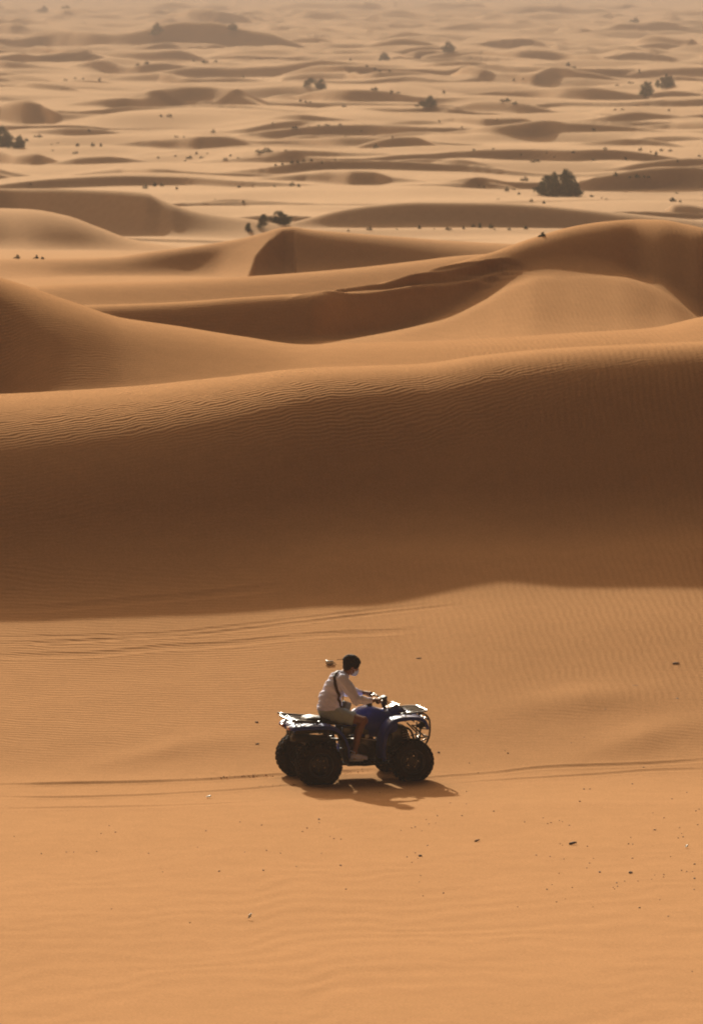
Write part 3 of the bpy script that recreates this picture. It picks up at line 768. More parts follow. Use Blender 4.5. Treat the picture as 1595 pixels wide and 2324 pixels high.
# tail: lamp panel, rear cover between fenders
bm = bmesh.new()
add_loft(bm, [sec(-.935, .70, .775, .16), sec(-.90, .69, .80, .18), sec(-.80, .70, .812, .185), sec(-.60, .70, .812, .18), sec(-.40, .66, .80, .17)])
link_mesh('tail_cover', bm, M_BLUE, quad)
for s_ in (-1, 1):
    bm = bmesh.new(); add_box(bm, (-.952, s_ * .15, .742), (.03, .10, .045), None, .012, 3); link_mesh('tail_light', bm, M_RED, quad)
bm = bmesh.new(); add_box(bm, (-.86, .0, .60), (.02, .20, .12), Euler((0, -.12, 0)), .004); link_mesh('rear_mud_flap', bm, M_BLACK, quad)
# tank and side panels
bm = bmesh.new()
add_loft(bm, [sec(-.13, .66, .80, .10, e=2.4), sec(-.08, .60, .875, .135), sec(-.02, .58, .925, .165), sec(.06, .57, .968, .19, top=.75), sec(.15, .56, .985, .20, top=.72),
              sec(.23, .56, .975, .205, top=.72), sec(.30, .56, .945, .205, top=.8), sec(.38, .57, .925, .205), sec(.46, .59, .915, .21), sec(.52, .62, .905, .20)])
link_mesh('tank_cover', bm, M_BLUE, quad)
bm = bmesh.new()      # front cowl with its raised instrument hood
add_loft(bm, [sec(.38, .84, .895, .13), sec(.44, .82, .935, .155, top=.8), sec(.50, .80, .968, .165, top=.72), sec(.56, .79, .985, .165, top=.66), sec(.61, .79, .955, .17, top=.72), sec(.68, .79, .905, .19),
              sec(.78, .77, .870, .22), sec(.85, .74, .83, .22), sec(.885, .73, .79, .18)])
link_mesh('front_cowl', bm, M_BLUE, quad)
bm = bmesh.new(); add_box(bm, (.487, 0, .962), (.12, .17, .012), Euler((0, -.42, 0)), .005); link_mesh('instrument_panel', bm, M_LENS, quad)
bm = bmesh.new(); add_cyl(bm, (.19, 0, .995), (0, 0, 1), .042, .040, .04, 24); add_cyl(bm, (.19, 0, 1.016), (0, 0, 1), .047, .042, .012, 24); link_mesh('fuel_cap', bm, M_BLACK, quad)
# seat
bm = bmesh.new()
add_loft(bm, [sec(-.72, .79, .835, .12), sec(-.69, .76, .872, .155), sec(-.60, .75, .885, .165), sec(-.50, .75, .868, .165), sec(-.38, .75, .845, .16), sec(-.25, .74, .838, .15), sec(-.13, .74, .855, .135, top=.85), sec(-.04, .76, .895, .12, top=.8), sec(.01, .80, .925, .10)])
link_mesh('seat', bm, M_SEAT, quad)
# engine, frame, exhaust
bm = bmesh.new()
add_box(bm, (.03, 0, .41), (.42, .30, .26), None, .04, 3); add_cyl(bm, (.02, -.18, .40), (0, 1, 0), .105, .115, .06, 26); add_cyl(bm, (-.13, -.17, .38), (0, 1, 0), .07, .08, .06, 20)
add_cyl(bm, (.02, .18, .40), (0, 1, 0), .115, .105, .06, 26)
for k in range(7): add_box(bm, (.13, 0, .54 + k * .022), (.19, .20, .008), Euler((0, .25, 0)), .002, 1)
add_box(bm, (.13, 0, .61), (.13, .15, .18), Euler((0, .25, 0)), .01)
link_mesh('engine', bm, M_ENG, quad)
bm = bmesh.new()
for s_ in (-1, 1):
    add_tube(bm, [(-.90, s_ * .13, .66), (-.45, s_ * .14, .68), (-.20, s_ * .15, .62), (.45, s_ * .14, .74), (.72, s_ * .12, .66), (.80, s_ * .12, .44), (.60, s_ * .12, .24), (.25, s_ * .14, .235), (-.30, s_ * .14, .235), (-.50, s_ * .13, .40), (-.90, s_ * .13, .64)], .016, 8, True, .06)
    add_tube(bm, [(.45, s_ * .14, .73), (.35, s_ * .14, .24)], .013)
    add_box(bm, (.04, s_ * .19, .50), (.30, .02, .13), None, .008)
    add_box(bm, (-.05, s_ * .16, .68), (.36, .05, .10), Euler((0, .05, 0)), .015)
add_box(bm, (.10, 0, .225), (.85, .30, .012), None, .004)
add_tube(bm, [(-.635, -.40, .295), (-.635, .40, .295)], .024, 12)
add_box(bm, (-.635, 0, .30), (.17, .16, .15), None, .04, 3)
add_box(bm, (-.46, 0, .45), (.30, .26, .26), None, .03)
add_box(bm, (.64, 0, .33), (.20, .18, .16), None, .04, 3)
add_box(bm, (.56, 0, .56), (.22, .26, .26), None, .03)
link_mesh('chassis_frame', bm, M_TUBE, quad)
bm = bmesh.new(); add_tube(bm, [(.20, -.06, .58), (.20, -.17, .52), (-.10, -.20, .56), (-.40, -.20, .58)], .018, 10, True, .05)
add_tube(bm, [(-.40, -.20, .58), (-.46, -.20, .585), (-.88, -.20, .62), (-.93, -.20, .625)], [.025, .055, .055, .03], 16)
link_mesh('exhaust_pipe', bm, M_ENG, quad)
bm = bmesh.new(); add_box(bm, (.14, -.205, .555), (.24, .012, .012), Euler((0, .18, 0)), .003); add_box(bm, (.10, -.20, .60), (.06, .02, .05), None, .01); link_mesh('heat_guard', bm, M_ALU, quad)
# racks
def rack(name, u0, u1, w0, w1, hw0, hw1, nbar, legs):
    bm = bmesh.new(); W = lambda u: w0 + (w1 - w0) * (u - u0) / (u1 - u0)
    k = .05
    outer = [(u0, -hw0 + k), (u0 + k, -hw0), (u1 - 2 * k, -hw1), (u1, -hw1 + 1.5 * k), (u1, hw1 - 1.5 * k), (u1 - 2 * k, hw1), (u0 + k, hw0), (u0, hw0 - k), (u0, -hw0 + k)]
    add_tube(bm, [(u, v, W(u)) for u, v in outer], .0125, 10, False, .03)
    for i in range(nbar):
        v = -hw0 * .74 + 1.48 * hw0 * i / (nbar - 1); add_tube(bm, [(u0, v, W(u0)), (u1, v * hw1 / hw0, W(u1))], .008, 8)
    for f in (.3, .72):
        u = u0 + (u1 - u0) * f; add_tube(bm, [(u, -hw0, W(u) - .016), (u, hw0, W(u) - .016)], .010, 8)
    for (a, b) in legs: add_tube(bm, [a, b], .010, 8)
    return link_mesh(name, bm, M_TUBE, quad)
rack('front_rack', .56, .915, .885, .912, .31, .31, 8, [((.62, -.25, .885), (.62, -.25, .85)), ((.62, .25, .885), (.62, .25, .85)), ((.80, -.22, .895), (.80, -.20, .80)), ((.80, .22, .895), (.80, .20, .80))])
rack('rear_rack', -.945, -.565, .850, .820, .35, .35, 6, [((-.62, -.28, .835), (-.62, -.26, .79)), ((-.62, .28, .835), (-.62, .26, .79)), ((-.90, -.25, .85), (-.88, -.2, .78)), ((-.90, .25, .85), (-.88, .2, .78))])
bm = bmesh.new()   # raised hoop at the back of the front rack, and the rear rack's upturned ends
add_tube(bm, [(.60, -.28, .85), (.585, -.275, .93), (.55, -.20, .985), (.55, .20, .985), (.585, .275, .93), (.60, .28, .85)], .011, 8, True, .05)
link_mesh('rack_hoop', bm, M_TUBE, quad)
for s_ in (-1, 1):
    bm = bmesh.new()
    add_tube(bm, [(-.58, s_ * .345, .833), (-.80, s_ * .35, .856), (-.960, s_ * .345, .878)], .011, 8)
    link_mesh('rack_side_rail', bm, M_TUBE, quad)
# bull bar
bm = bmesh.new()
for s_ in (-1, 1):
    add_tube(bm, [(.80, s_ * .20, .875), (.90, s_ * .20, .862), (.955, s_ * .20, .79), (.965, s_ * .20, .66), (.95, s_ * .19, .53), (.90, s_ * .16, .43), (.78, s_ * .12, .36)], .0135, 10, True, .05)
    add_tube(bm, [(.962, s_ * .20, .66), (.83, s_ * .14, .665)], .009); add_tube(bm, [(.955, s_ * .20, .56), (.80, s_ * .12, .53)], .009)
    add_tube(bm, [(.74, s_ * .10, .71), (.90, s_ * .16, .56)], .011); add_tube(bm, [(.87, s_ * .08, .72), (.86, s_ * .08, .46)], .010)
    add_tube(bm, [(.955, s_ * .19, .54), (.84, s_ * .08, .47)], .009)
for zz, uu in ((.78, .955), (.66, .965), (.55, .952)): add_tube(bm, [(uu, -.20, zz), (uu, .20, zz)], .011, 8)
link_mesh('bull_bar', bm, M_TUBE, quad)
# steering
ST = -.14
def steer(u, v, w, c=(.34, 0)):
    return (c[0] + (u - c[0]) * math.cos(ST) - v * math.sin(ST), (u - c[0]) * math.sin(ST) + v * math.cos(ST), w)
bm = bmesh.new()
add_tube(bm, [steer(.235, -.38, 1.065), steer(.27, -.24, 1.075), steer(.33, -.14, 1.085), steer(.36, -.05, 1.03), steer(.36, .05, 1.03), steer(.33, .14, 1.085), steer(.27, .24, 1.075), steer(.235, .38, 1.065)], .012, 10, True, .04)
add_tube(bm, [(.355, 0, 1.03), (.47, 0, .80)], .02, 10)
add_box(bm, (.375, 0, 1.035), (.08, .12, .06), Euler((0, -.3, 0)), .015)
link_mesh('handlebar', bm, M_TUBE, quad)
bm = bmesh.new()
add_box(bm, steer(.385, 0, 1.075), (.07, .14, .035), Euler((0, -.35, 0)), .012); add_cyl(bm, (.39, -.03, 1.0), (.2, 0, 1), .025, .03, .12, 12)
add_tube(bm, [steer(.33, -.13, 1.08), (.43, -.08, 1.02), (.48, -.04, .90)], .006, 6); add_tube(bm, [steer(.33, .13, 1.08), (.44, .08, 1.04), (.48, .04, .90)], .006, 6)
add_tube(bm, [steer(.33, -.16, 1.08), (.41, -.12, .98), (.44, -.09, .88)], .006, 6)
link_mesh('control_cables', bm, M_BLACK, quad)
for s_ in (-1, 1):
    bm = bmesh.new(); add_tube(bm, [steer(.236, s_ * .385, 1.065), steer(.262, s_ * .265, 1.074)], .017, 12); link_mesh('hand_grip', bm, M_SEAT, quad)
    bm = bmesh.new(); add_tube(bm, [steer(.315, s_ * .22, 1.078), steer(.325, s_ * .27, 1.075), steer(.295, s_ * .38, 1.068)], .006, 6); add_box(bm, steer(.30, s_ * .22, 1.085), (.035, .045, .04), None, .008)
    link_mesh('brake_lever', bm, M_BOLT if False else M_ALU, quad)

# ------------------------------------------------------------------ the rider
def rider():
    V = Vector
    head = V((-.048, 0, 1.500)); 
    bm = bmesh.new()
    hr = Euler((0, .32, 0))                       # head bowed forward
    def hp(x, y, z): return head + hr.to_matrix() @ V((x, y, z))
    # skull, jaw, nose, brow, ears, neck
    add_ell(bm, hp(-.012, 0, .030), (.098, .076, .092), hr); add_ell(bm, hp(.030, 0, -.030), (.062, .060, .078), hr); add_ell(bm, hp(.052, 0, -.085), (.036, .036, .030), hr)
    add_ell(bm, hp(.094, 0, -.022), (.019, .012, .026), hr); add_ell(bm, hp(.080, 0, .020), (.016, .045, .012), hr); add_ell(bm, hp(.086, 0, -.066), (.010, .022, .012), hr)
    for s_ in (-1, 1): add_ell(bm, hp(-.010, s_ * .078, -.020), (.020, .009, .032), hr)
    limb(bm, V((-.150, 0, 1.40)), hp(-.030, 0, -.055), .062, .055)
    # trunk
    for c, sz in (((-.335, 0, .93), (.125, .165, .12)), ((-.335, 0, 1.06), (.11, .15, .14)), ((-.27, 0, 1.20), (.115, .165, .15)), ((-.20, 0, 1.33), (.10, .165, .10))): add_ell(bm, c, sz, Euler((0, .35, 0)))
    J = dict()
    J['R'] = dict(sh=(-.215, -.175, 1.345), el=(-.085, -.345, 1.105), wr=(.135, -.335, 1.085))
    J['L'] = dict(sh=(-.185, .175, 1.345), el=(-.005, .350, 1.130), wr=(.215, .372, 1.095))
    for k, s_ in (('R', -1), ('L', 1)):
        j = J[k]; sh, el, wr = V(j['sh']), V(j['el']), V(j['wr'])
        limb(bm, sh, el, .052, .040); limb(bm, el, wr, .042, .026)
        # hand on the grip: palm, five fingers closed round the bar
        gi, go = V(steer(.268, s_ * .285, 1.074)), V(steer(.238, s_ * .375, 1.066)); ax = (go - gi).normalized()
        fwd = V((1, 0, 0)); fwd = (fwd - ax * fwd.dot(ax)).normalized(); up = V((0, 0, 1))
        gc = (gi + go) / 2
        palm = gc - fwd * .030 + up * .020
        limb(bm, wr, palm, .025, .028)
        add_ell(bm, palm + fwd * .012 + up * .006, (.040, .042, .017), Euler((0, .35, math.atan2(fwd.y, fwd.x))))
        for q, (off, ln, rd) in enumerate(((-.034, .90, .0095), (-.011, 1.0, .0100), (.012, .96, .0095), (.033, .80, .0082))):
            c0 = gc + ax * off
            p = [c0 - fwd * .006 + up * .034, c0 + fwd * .024 * ln + up * .028, c0 + fwd * .037 * ln + up * .002, c0 + fwd * .024 * ln - up * .022, c0 + fwd * .002 - up * .027]
            add_tube(bm, p, [rd * 1.1, rd, rd, rd * .95, rd * .85], 8); 
            for pp in p: add_ell(bm, pp, (rd, rd, rd), None, 8, 6)
        # thumb leaves the side of the palm and closes under the bar
        t0 = gc - ax * .045
        p = [palm - ax * .026 - up * .004, t0 - fwd * .016 - up * .014, t0 + fwd * .010 - up * .028]
        add_tube(bm, p, [.013, .011, .009], 8)
        for pp, rd in zip(p, (.013, .011, .0095)): add_ell(bm, pp, (rd,) * 3, None, 8, 6)
    # legs astride the machine
    LG = {'R': dict(hip=(-.32, -.105, .905), kn=(.020, -.275, .815), an=(-.115, -.335, .400)), 'L': dict(hip=(-.32, .105, .905), kn=(.020, .275, .815), an=(-.115, .335, .400))}
    for k, s_ in (('R', -1), ('L', 1)):
        j = LG[k]; hip, kn, an = V(j['hip']), V(j['kn']), V(j['an'])
        limb(bm, hip, kn, .088, .058); add_ell(bm, kn + V((.012, 0, .002)), (.056, .052, .060))
        mid = kn.lerp(an, .35) + V((-.022, 0, 0)); limb(bm, kn, mid, .052, .056); limb(bm, mid, an, .054, .034)
        limb(bm, an, an + V((.02, 0, -.055)), .036, .034); limb(bm, an + V((-.02, 0, -.055)), an + V((.14, s_ * .01, -.070)), .034, .026)
    body = blend_body('person', bm, M_SKIN, .0055, None, 5)
    body.location = (QX, QY, QZ0); body.rotation_euler = QROT
    tag(body, 'rider in lilac-white long-sleeved top and pale shorts with face mask, leaning forward over the handlebars', 'person')
    # eyes, eyebrows
    M_EYE = mat('eye', (.6, .58, .55), .3); 
    for s_ in (-1, 1):
        bm = bmesh.new(); add_ell(bm, hp(.078, s_ * .030, .000), (.010, .013, .008), hr, 10, 8); link_mesh('eye', bm, M_EYE, body)
        bm = bmesh.new(); add_tube(bm, [hp(.084, s_ * .012, .022), hp(.086, s_ * .030, .027), hp(.076, s_ * .050, .022)], .0035, 6); link_mesh('eyebrow', bm, M_HAIR, body)
    # hair: short curly cap
    bm = bmesh.new()
    add_ell(bm, hp(-.022, 0, .044), (.118, .096, .100), hr, 24, 18); add_ell(bm, hp(-.062, 0, -.008), (.060, .076, .075), hr); add_ell(bm, hp(.050, 0, .080), (.052, .066, .042), hr)
    r2 = random.Random(3)
    for k in range(190):
        th = r2.uniform(0, 6.28); ph = r2.uniform(.0, 1.5); d_ = V((math.sin(ph) * math.cos(th), math.sin(ph) * math.sin(th), math.cos(ph)))
        if d_.x > .75 and d_.z < .4: continue
        add_ell(bm, hp(-.022 + d_.x * .116, d_.y * .094, .046 + d_.z * .098), (.015,) * 3, None, 6, 5)
    # leave the face and ears free
    o = blend_body('hair', bm, M_HAIR, .006, body, 1)
    # shirt
    bm = bmesh.new()
    for c, sz in (((-.355, 0, 1.005), (.150, .185, .10)), ((-.345, 0, 1.09), (.145, .180, .14)), ((-.285, 0, 1.22), (.140, .190, .15)), ((-.225, 0, 1.32), (.130, .190, .115)), ((-.175, 0, 1.385), (.085, .120, .060))): add_ell(bm, c, sz, Euler((0, .42, 0)), 24, 18)
    add_loft(bm, [[V((-.350 + .165 * math.cos(t) * .97, .188 * math.sin(t), .957 + .018 * math.cos(t))) for t in [2*math.pi*k/24 for k in range(24)]],
                  [V((-.350 + .165 * math.cos(t), .190 * math.sin(t), 1.0 + .01 * math.cos(t))) for t in [2*math.pi*k/24 for k in range(24)]],
                  [V((-.335 + .14 * math.cos(t), .175 * math.sin(t), 1.09)) for t in [2*math.pi*k/24 for k in range(24)]]])
    for k, s_ in (('R', -1), ('L', 1)):
        j = J[k]; sh, el, wr = V(j['sh']), V(j['el']), V(j['wr'])
        limb(bm, sh + V((0, -s_ * .03, 0)), sh.lerp(el, .5), .082, .074); limb(bm, sh.lerp(el, .5), el, .074, .062); limb(bm, el, el.lerp(wr, .55), .062, .052); add_tube(bm, [el.lerp(wr, .5), el.lerp(wr, .95)], [.052, .036], 16)
        add_ell(bm, el + V((-.005, 0, -.02)), (.055, .055, .055))
    def folds(co):
        p = co; near_el = np.exp(-((p[:, 0] + .03) / .10) ** 2 - ((p[:, 2] - 1.10) / .10) ** 2) * (np.abs(p[:, 1]) > .2)
        n = np.sin(p[:, 2] * 70 + p[:, 0] * 55 + 3 * np.sin(p[:, 1] * 12)) * .0035 + np.sin(p[:, 0] * 34 - p[:, 2] * 41 + p[:, 1] * 20) * .004
        n2 = np.sin(p[:, 0] * 120 + p[:, 2] * 30) * .005 * near_el
        hem = -np.exp(-((p[:, 2] - 1.005) / .012) ** 2) * .006 * (np.abs(p[:, 0] + .35) < .2)
        return n + n2 + hem
    shirt = blend_body('shirt', bm, M_SHIRT, .0075, body, 4, .5, folds)
    # shorts
    bm = bmesh.new()
    add_ell(bm, (-.345, 0, .915), (.155, .178, .115), None, 24, 18); add_ell(bm, (-.335, 0, .965), (.145, .168, .06))
    for k, s_ in (('R', -1), ('L', 1)):
        hip, kn = V(LG[k]['hip']), V(LG[k]['kn']); m1 = hip.lerp(kn, .70)
        limb(bm, hip, hip.lerp(kn, .35), .108, .100); add_tube(bm, [hip.lerp(kn, .25), hip.lerp(kn, .5), m1], [.100, .094, .092], 18)
    def f2(co): return np.sin(co[:, 0] * 60 + co[:, 2] * 45 + np.sin(co[:, 1] * 20) * 2) * .003
    blend_body('shorts', bm, M_SHORTS, .0075, body, 3, .5, f2)
    # mask with ear loops
    bm = bmesh.new()
    rows = []
    for i, zz in enumerate((-.018, -.040, -.062, -.084, -.103)):
        row = []
        for j in range(9):
            t = (j - 4) / 4; wv = .062 - abs(i - 2) * .003; xx = .100 + (.010, .020, .018, .006, -.012)[i] * .8 - .075 * abs(t) ** 1.7
            row.append(bm.verts.new(hp(xx, t * wv, zz + (.008 * abs(t)) * (i - 2) * -.6)))
        rows.append(row)
    for A_, B_ in zip(rows, rows[1:]):
        for j in range(8): bm.faces.new((A_[j], A_[j+1], B_[j+1], B_[j]))
    bmesh.ops.recalc_face_normals(bm, faces=bm.faces)
    mask = link_mesh('face_mask', bm, M_MASK, body); md = mask.modifiers.new('t', 'SOLIDIFY'); md.thickness = .004; evaluated(mask)
    for s_ in (-1, 1):
        bm = bmesh.new()
        for zz in (-.022, -.094): add_tube(bm, [hp(.030, s_ * .064, zz), hp(-.002, s_ * .079, (zz - .03) * .55), hp(-.026, s_ * .082, -.018)], .0018, 5)
        link_mesh('ear_loop', bm, M_MASK, mask)
    # shoes
    for k, s_ in (('R', -1), ('L', 1)):
        an = V(LG[k]['an']); g0 = V((an.x, an.y, an.z - .095))
        bm = bmesh.new()
        limb(bm, g0 + V((-.045, 0, .052)), g0 + V((-.005, 0, .072)), .042, .043); limb(bm, g0 + V((.0, 0, .060)), g0 + V((.085, s_*.006, .044)), .044, .038); limb(bm, g0 + V((.085, s_*.006, .040)), g0 + V((.150, s_*.010, .032)), .040, .030)
        sh_ = blend_body('shoe', bm, M_SHOE, .006, body, 4)
        bm = bmesh.new()
        rg = lambda z, k_: [V((g0.x + .048 + .134 * k_ * math.cos(t), g0.y + s_ * .005 + (.044 + .006 * math.cos(t)) * k_ * math.sin(t), g0.z + z + (.012 * max(0, math.cos(t)) ** 3))) for t in [2*math.pi*q/28 for q in range(28)]]
        add_loft(bm, [rg(-.006, .93), rg(-.002, 1.0), rg(.018, 1.0), rg(.024, .95)]); link_mesh('sole', bm, M_SOLE, sh_)
        bm = bmesh.new(); add_tube(bm, [g0 + V((-.02, 0, .110)), g0 + V((-.012, 0, .125))], [.043, .040], 16); link_mesh('sock', bm, M_SHOE, body)
    # sling bag worn across the body
    bag = bmesh.new(); add_box(bag, (-.140, -.035, .985), (.085, .16, .13), Euler((0, .30, .1)), .024, 3)
    bo = link_mesh('sling_bag', bag, M_BAG); bo.location = body.location; bo.rotation_euler = body.rotation_euler
    tag(bo, "small grey sling bag resting on the rider's lap with a dark strap over the shoulder", 'bag')
    bm = bmesh.new()
    def ribbon(pts, wd, th, nrm):
        for A_, B_ in zip(pts, pts[1:]): pass
        rings = []
        for i, p in enumerate(pts):
            t = (pts[min(i+1, len(pts)-1)] - pts[max(0, i-1)]).normalized(); n_ = nrm[i].normalized(); b_ = t.cross(n_).normalized()
            rings.append([p + b_ * wd + n_ * th, p - b_ * wd + n_ * th, p - b_ * wd - n_ * th, p + b_ * wd - n_ * th])
        add_loft(bm, rings)
    cut = [V((-.195, .065, 1.435)), V((-.262, -.03, 1.425)), V((-.312, -.10, 1.375)), V((-.325, -.165, 1.30)), V((-.305, -.207, 1.21)), V((-.268, -.212, 1.12)), V((-.225, -.200, 1.04)), V((-.185, -.150, .985)), V((-.170, -.110, .965))]
    cen = [V((-.27, 0, p.z)) for p in cut]; nr = [(p - c) for p, c in zip(cut, cen)]; nr[0] = V((-.1, 0, 1)); nr[1] = V((-.5, -.2, 1)); nr[2] = V((-.8, -.6, .8))
    # densify
    pts, nn = [], []
    for i in range(len(cut) - 1):
        p0, p1, p2, p3 = cut[max(0, i-1)], cut[i], cut[i+1], cut[min(len(cut)-1, i+2)]
        for q in range(5):
            t = q / 5; pts.append(.5 * ((2*p1) + (p2-p0)*t + (2*p0-5*p1+4*p2-p3)*t*t + (3*p1-p0-3*p2+p3)*t**3)); nn.append(nr[i].normalized().lerp(nr[i+1].normalized(), t))
    pts.append(cut[-1]); nn.append(nr[-1])
    # press the strap onto the shirt
    dg = bpy.context.evaluated_depsgraph_get(); me = shirt.data
    from mathutils.bvhtree import BVHTree
    bv = BVHTree.FromPolygons([v.co.copy() for v in me.vertices], [tuple(p.vertices) for p in me.polygons])
    np_, nn2 = [], []
    for p, n_ in zip(pts, nn):
        l, nl, _, dist = bv.find_nearest(p); np_.append(l + nl * .006); nn2.append(nl)
    ribbon(np_, .019, .003, nn2)
    fr = [V((-.195, .065, 1.435)), V((-.10, .05, 1.36)), V((-.085, .02, 1.22)), V((-.10, -.01, 1.10)), V((-.115, -.03, 1.04))]
    fn = [V((0, 0, 1)), V((1, 0, .6)), V((1, 0, 0)), V((1, 0, 0)), V((1, 0, 0))]; f2_, f3_ = [], []
    for p, n_ in zip(fr, fn):
        l, nl, _, dist = bv.find_nearest(p); f2_.append(l + nl * .006); f3_.append(nl)
    ribbon(f2_, .017, .003, f3_)
    link_mesh('strap', bm, M_STRAP, bo)
rider()

# ------------------------------------------------------------------ desert shrubs
def leaf_mat(name, c1, c2):
    m = mat(name, c1, .8, spec=.2); t = m.node_tree; b = t.nodes['Principled BSDF']
    g = t.nodes.new('ShaderNodeNewGeometry'); mx = t.nodes.new('ShaderNodeMix'); mx.data_type = 'RGBA'
    mx.inputs[6].default_value = (*c1, 1); mx.inputs[7].default_value = (*c2, 1)
    t.links.new(g.outputs['Random Per Island'], mx.inputs[0]); t.links.new(mx.outputs[2], b.inputs['Base Color'])
    return m
M_LEAF = leaf_mat('shrub_foliage', (.070, .100, .072), (.140, .170, .125))
M_DRY = leaf_mat('dry_tuft', (.045, .055, .035), (.10, .10, .06))
M_WOOD = mat('shrub_wood', (.12, .085, .055), .9, noise=.3)

def shrub_meshes(name, w, h, lobes, nleaf, seed, leaf=.11, m=M_LEAF):
    """w wide, h high broom-like shrub: stems fanning out of the root, sprays of small leaves filling upright lobes"""
    r2 = random.Random(seed); g = np.random.default_rng(seed); L = []
    for k in range(lobes):
        x = (k + .5) / lobes * 2 - 1 + r2.uniform(-.12, .12); y = r2.uniform(-.35, .35)
        hh = h * (1 - .5 * abs(x) ** 2) * r2.uniform(.6, 1.0)
        L.append((x * w * .38, y * w * .6, hh, w / lobes * r2.uniform(.75, 1.05)))
    bm = bmesh.new()
    for (x, y, hh, lr) in L:
        for s_ in range(3):
            q = Vector((x + r2.uniform(-lr, lr) * .5, y + r2.uniform(-lr, lr) * .5, hh * r2.uniform(.6, .85)))
            add_tube(bm, [(x * .12, y * .12, -.05), (x * .5, y * .5, q.z * .35), tuple(q)], [.035 * h / 2, .02 * h / 2, .006], 5)
    st = bpy.data.meshes.new(name + '_stems'); bm.to_mesh(st); bm.free(); st.materials.append(M_WOOD)
    V_, Fc = [], []; per = nleaf // len(L)
    for (x, y, hh, lr) in L:
        # clumps inside the lobe leave gaps between them
        cl = [(g.normal(0, .38), g.normal(0, .38), g.uniform(.04, 1.0)) for _ in range(14)]
        for i in range(per):
            c = cl[g.integers(len(cl))]
            zz = np.clip(c[2] + g.normal(0, .10), .0, 1.06); taper = (1 - .40 * zz ** 3) * 1.0
            p = np.array([x + (c[0] + g.normal(0, .22)) * lr * 1.15 * taper, y + (c[1] + g.normal(0, .22)) * lr * 1.15 * taper, zz * hh])
            d_ = np.array([(p[0] - x * .3) * .5 + g.normal(0, .35) * lr, (p[1] - y * .3) * .5 + g.normal(0, .35) * lr, hh * .55 + g.uniform(0, .4) * hh]); d_ /= np.linalg.norm(d_)
            s_ = np.cross(d_, g.normal(0, 1, 3)); s_ /= np.linalg.norm(s_); ln = leaf * g.uniform(.6, 1.4); wd = ln * g.uniform(.16, .30)
            k = len(V_); V_ += [p - s_ * wd * .5, p + s_ * wd * .5, p + d_ * ln * .6 + s_ * wd * .6, p + d_ * ln, p + d_ * ln * .6 - s_ * wd * .6]; Fc.append((k, k+1, k+2, k+3, k+4))
    fo = bpy.data.meshes.new(name + '_foliage'); fo.from_pydata([tuple(v) for v in V_], [], Fc); fo.materials.append(m)
    return st, fo, w, h
SH = {
 'broad': shrub_meshes('broad', 4.0, 2.2, 7, 13000, 1, .15),
 'round': shrub_meshes('round', 3.0, 2.2, 3, 7000, 2, .15),
 'clump': shrub_meshes('clump', 3.0, 1.7, 4, 6500, 3, .15),
 'twin': shrub_meshes('twin', 3.0, 1.9, 2, 5000, 4, .15),
 'low': shrub_meshes('low', 2.0, .7, 4, 1500, 5, .10),
 'tall': shrub_meshes('tall', .8, 1.5, 1, 700, 6, .12),
}
def plant(kind, px, py, wpx, hpx, label, cat='shrub', group=None, rz=0.0, name='desert_shrub', m=None):
    p = on_ground(px, py); k = p.y / F
    st, fo, w0, h0 = SH[kind]; sx = wpx * k / (w0 * 1.0); sz = hpx * k / (h0 * 1.02)
    t = empty(name, (p.x, p.y, p.z - .05), rz); t.scale = (sx, sx, sz)
    a = bpy.data.objects.new('stems', st); b = bpy.data.objects.new('foliage', fo)
    for o in (a, b): C.objects.link(o); o.parent = t
    tag(t, label, cat, group); return t
G1 = 'green shrubs standing out on the dunes'
plant('broad', 1272, 445, 112, 60, 'large dark green broom shrub, the biggest bush, on the pale plain above the right-hand dune', group=G1)
plant('low', 1190, 411, 18, 12, 'low dark tuft just behind and left of the biggest bush', group=G1, rz=.4)
plant('low', 1150, 434, 12, 13, 'small dry tuft left of the biggest bush', group=G1, rz=1.2)
plant('round', 637, 509, 50, 34, 'rounded dark shrub, largest of three behind the pointed dune crest', group=G1)
plant('twin', 594, 517, 28, 32, 'medium shrub in the middle of the three behind the pointed dune crest', group=G1, rz=.7)
plant('round', 567, 524, 25, 21, 'smallest of the three shrubs behind the pointed dune crest', group=G1, rz=2)
plant('round', 12, 333, 54, 50, 'tall dark shrub cut by the left edge of the picture', group=G1, rz=1)
plant('clump', 42, 337, 34, 28, 'lower shrub touching the tall one at the left edge', group=G1, rz=.3)
plant('clump', 970, 248, 46, 24, 'compact dark shrub alone on a dune crest right of centre in the distance', group=G1, rz=.8)
plant('clump', 1462, 219, 48, 31, 'front one of two dark shrubs at far right in the distance', group=G1, rz=1.9)
plant('broad', 1512, 200, 50, 31, 'rear one of two dark shrubs at far right, higher on its dune', group=G1, rz=.5)
plant('clump', 871, 137, 30, 17, 'hazy low shrub far off, left of the lone hazy round one', group=G1, rz=2.4)
plant('round', 1021, 119, 32, 24, 'hazy round shrub alone far off near the top of the view', group=G1, rz=.9)
plant('round', 728, 203, 26, 24, 'right one of two hazy shrubs side by side in the distance', group=G1, rz=3)
plant('twin', 700, 199, 24, 20, 'left one of two hazy shrubs side by side in the distance', group=G1, rz=.1)
plant('clump', 352, 88, 42, 26, 'pale hazed shrub on a long far dune at upper left', group=G1, rz=1.5)
plant('clump', 526, 73, 34, 14, 'faint flat shrub in the haze near the top centre left', group=G1, rz=2.2)
plant('clump', 1440, 51, 20, 11, 'faint tiny shrub in the haze at upper right', group=G1, rz=.2)
plant('clump', 97, 27, 32, 13, 'very faint shrub in the haze at the upper left corner', group=G1, rz=1.1)
plant('low', 150, 21, 20, 8, 'very faint flat shrub right of the one in the upper left corner', group=G1)
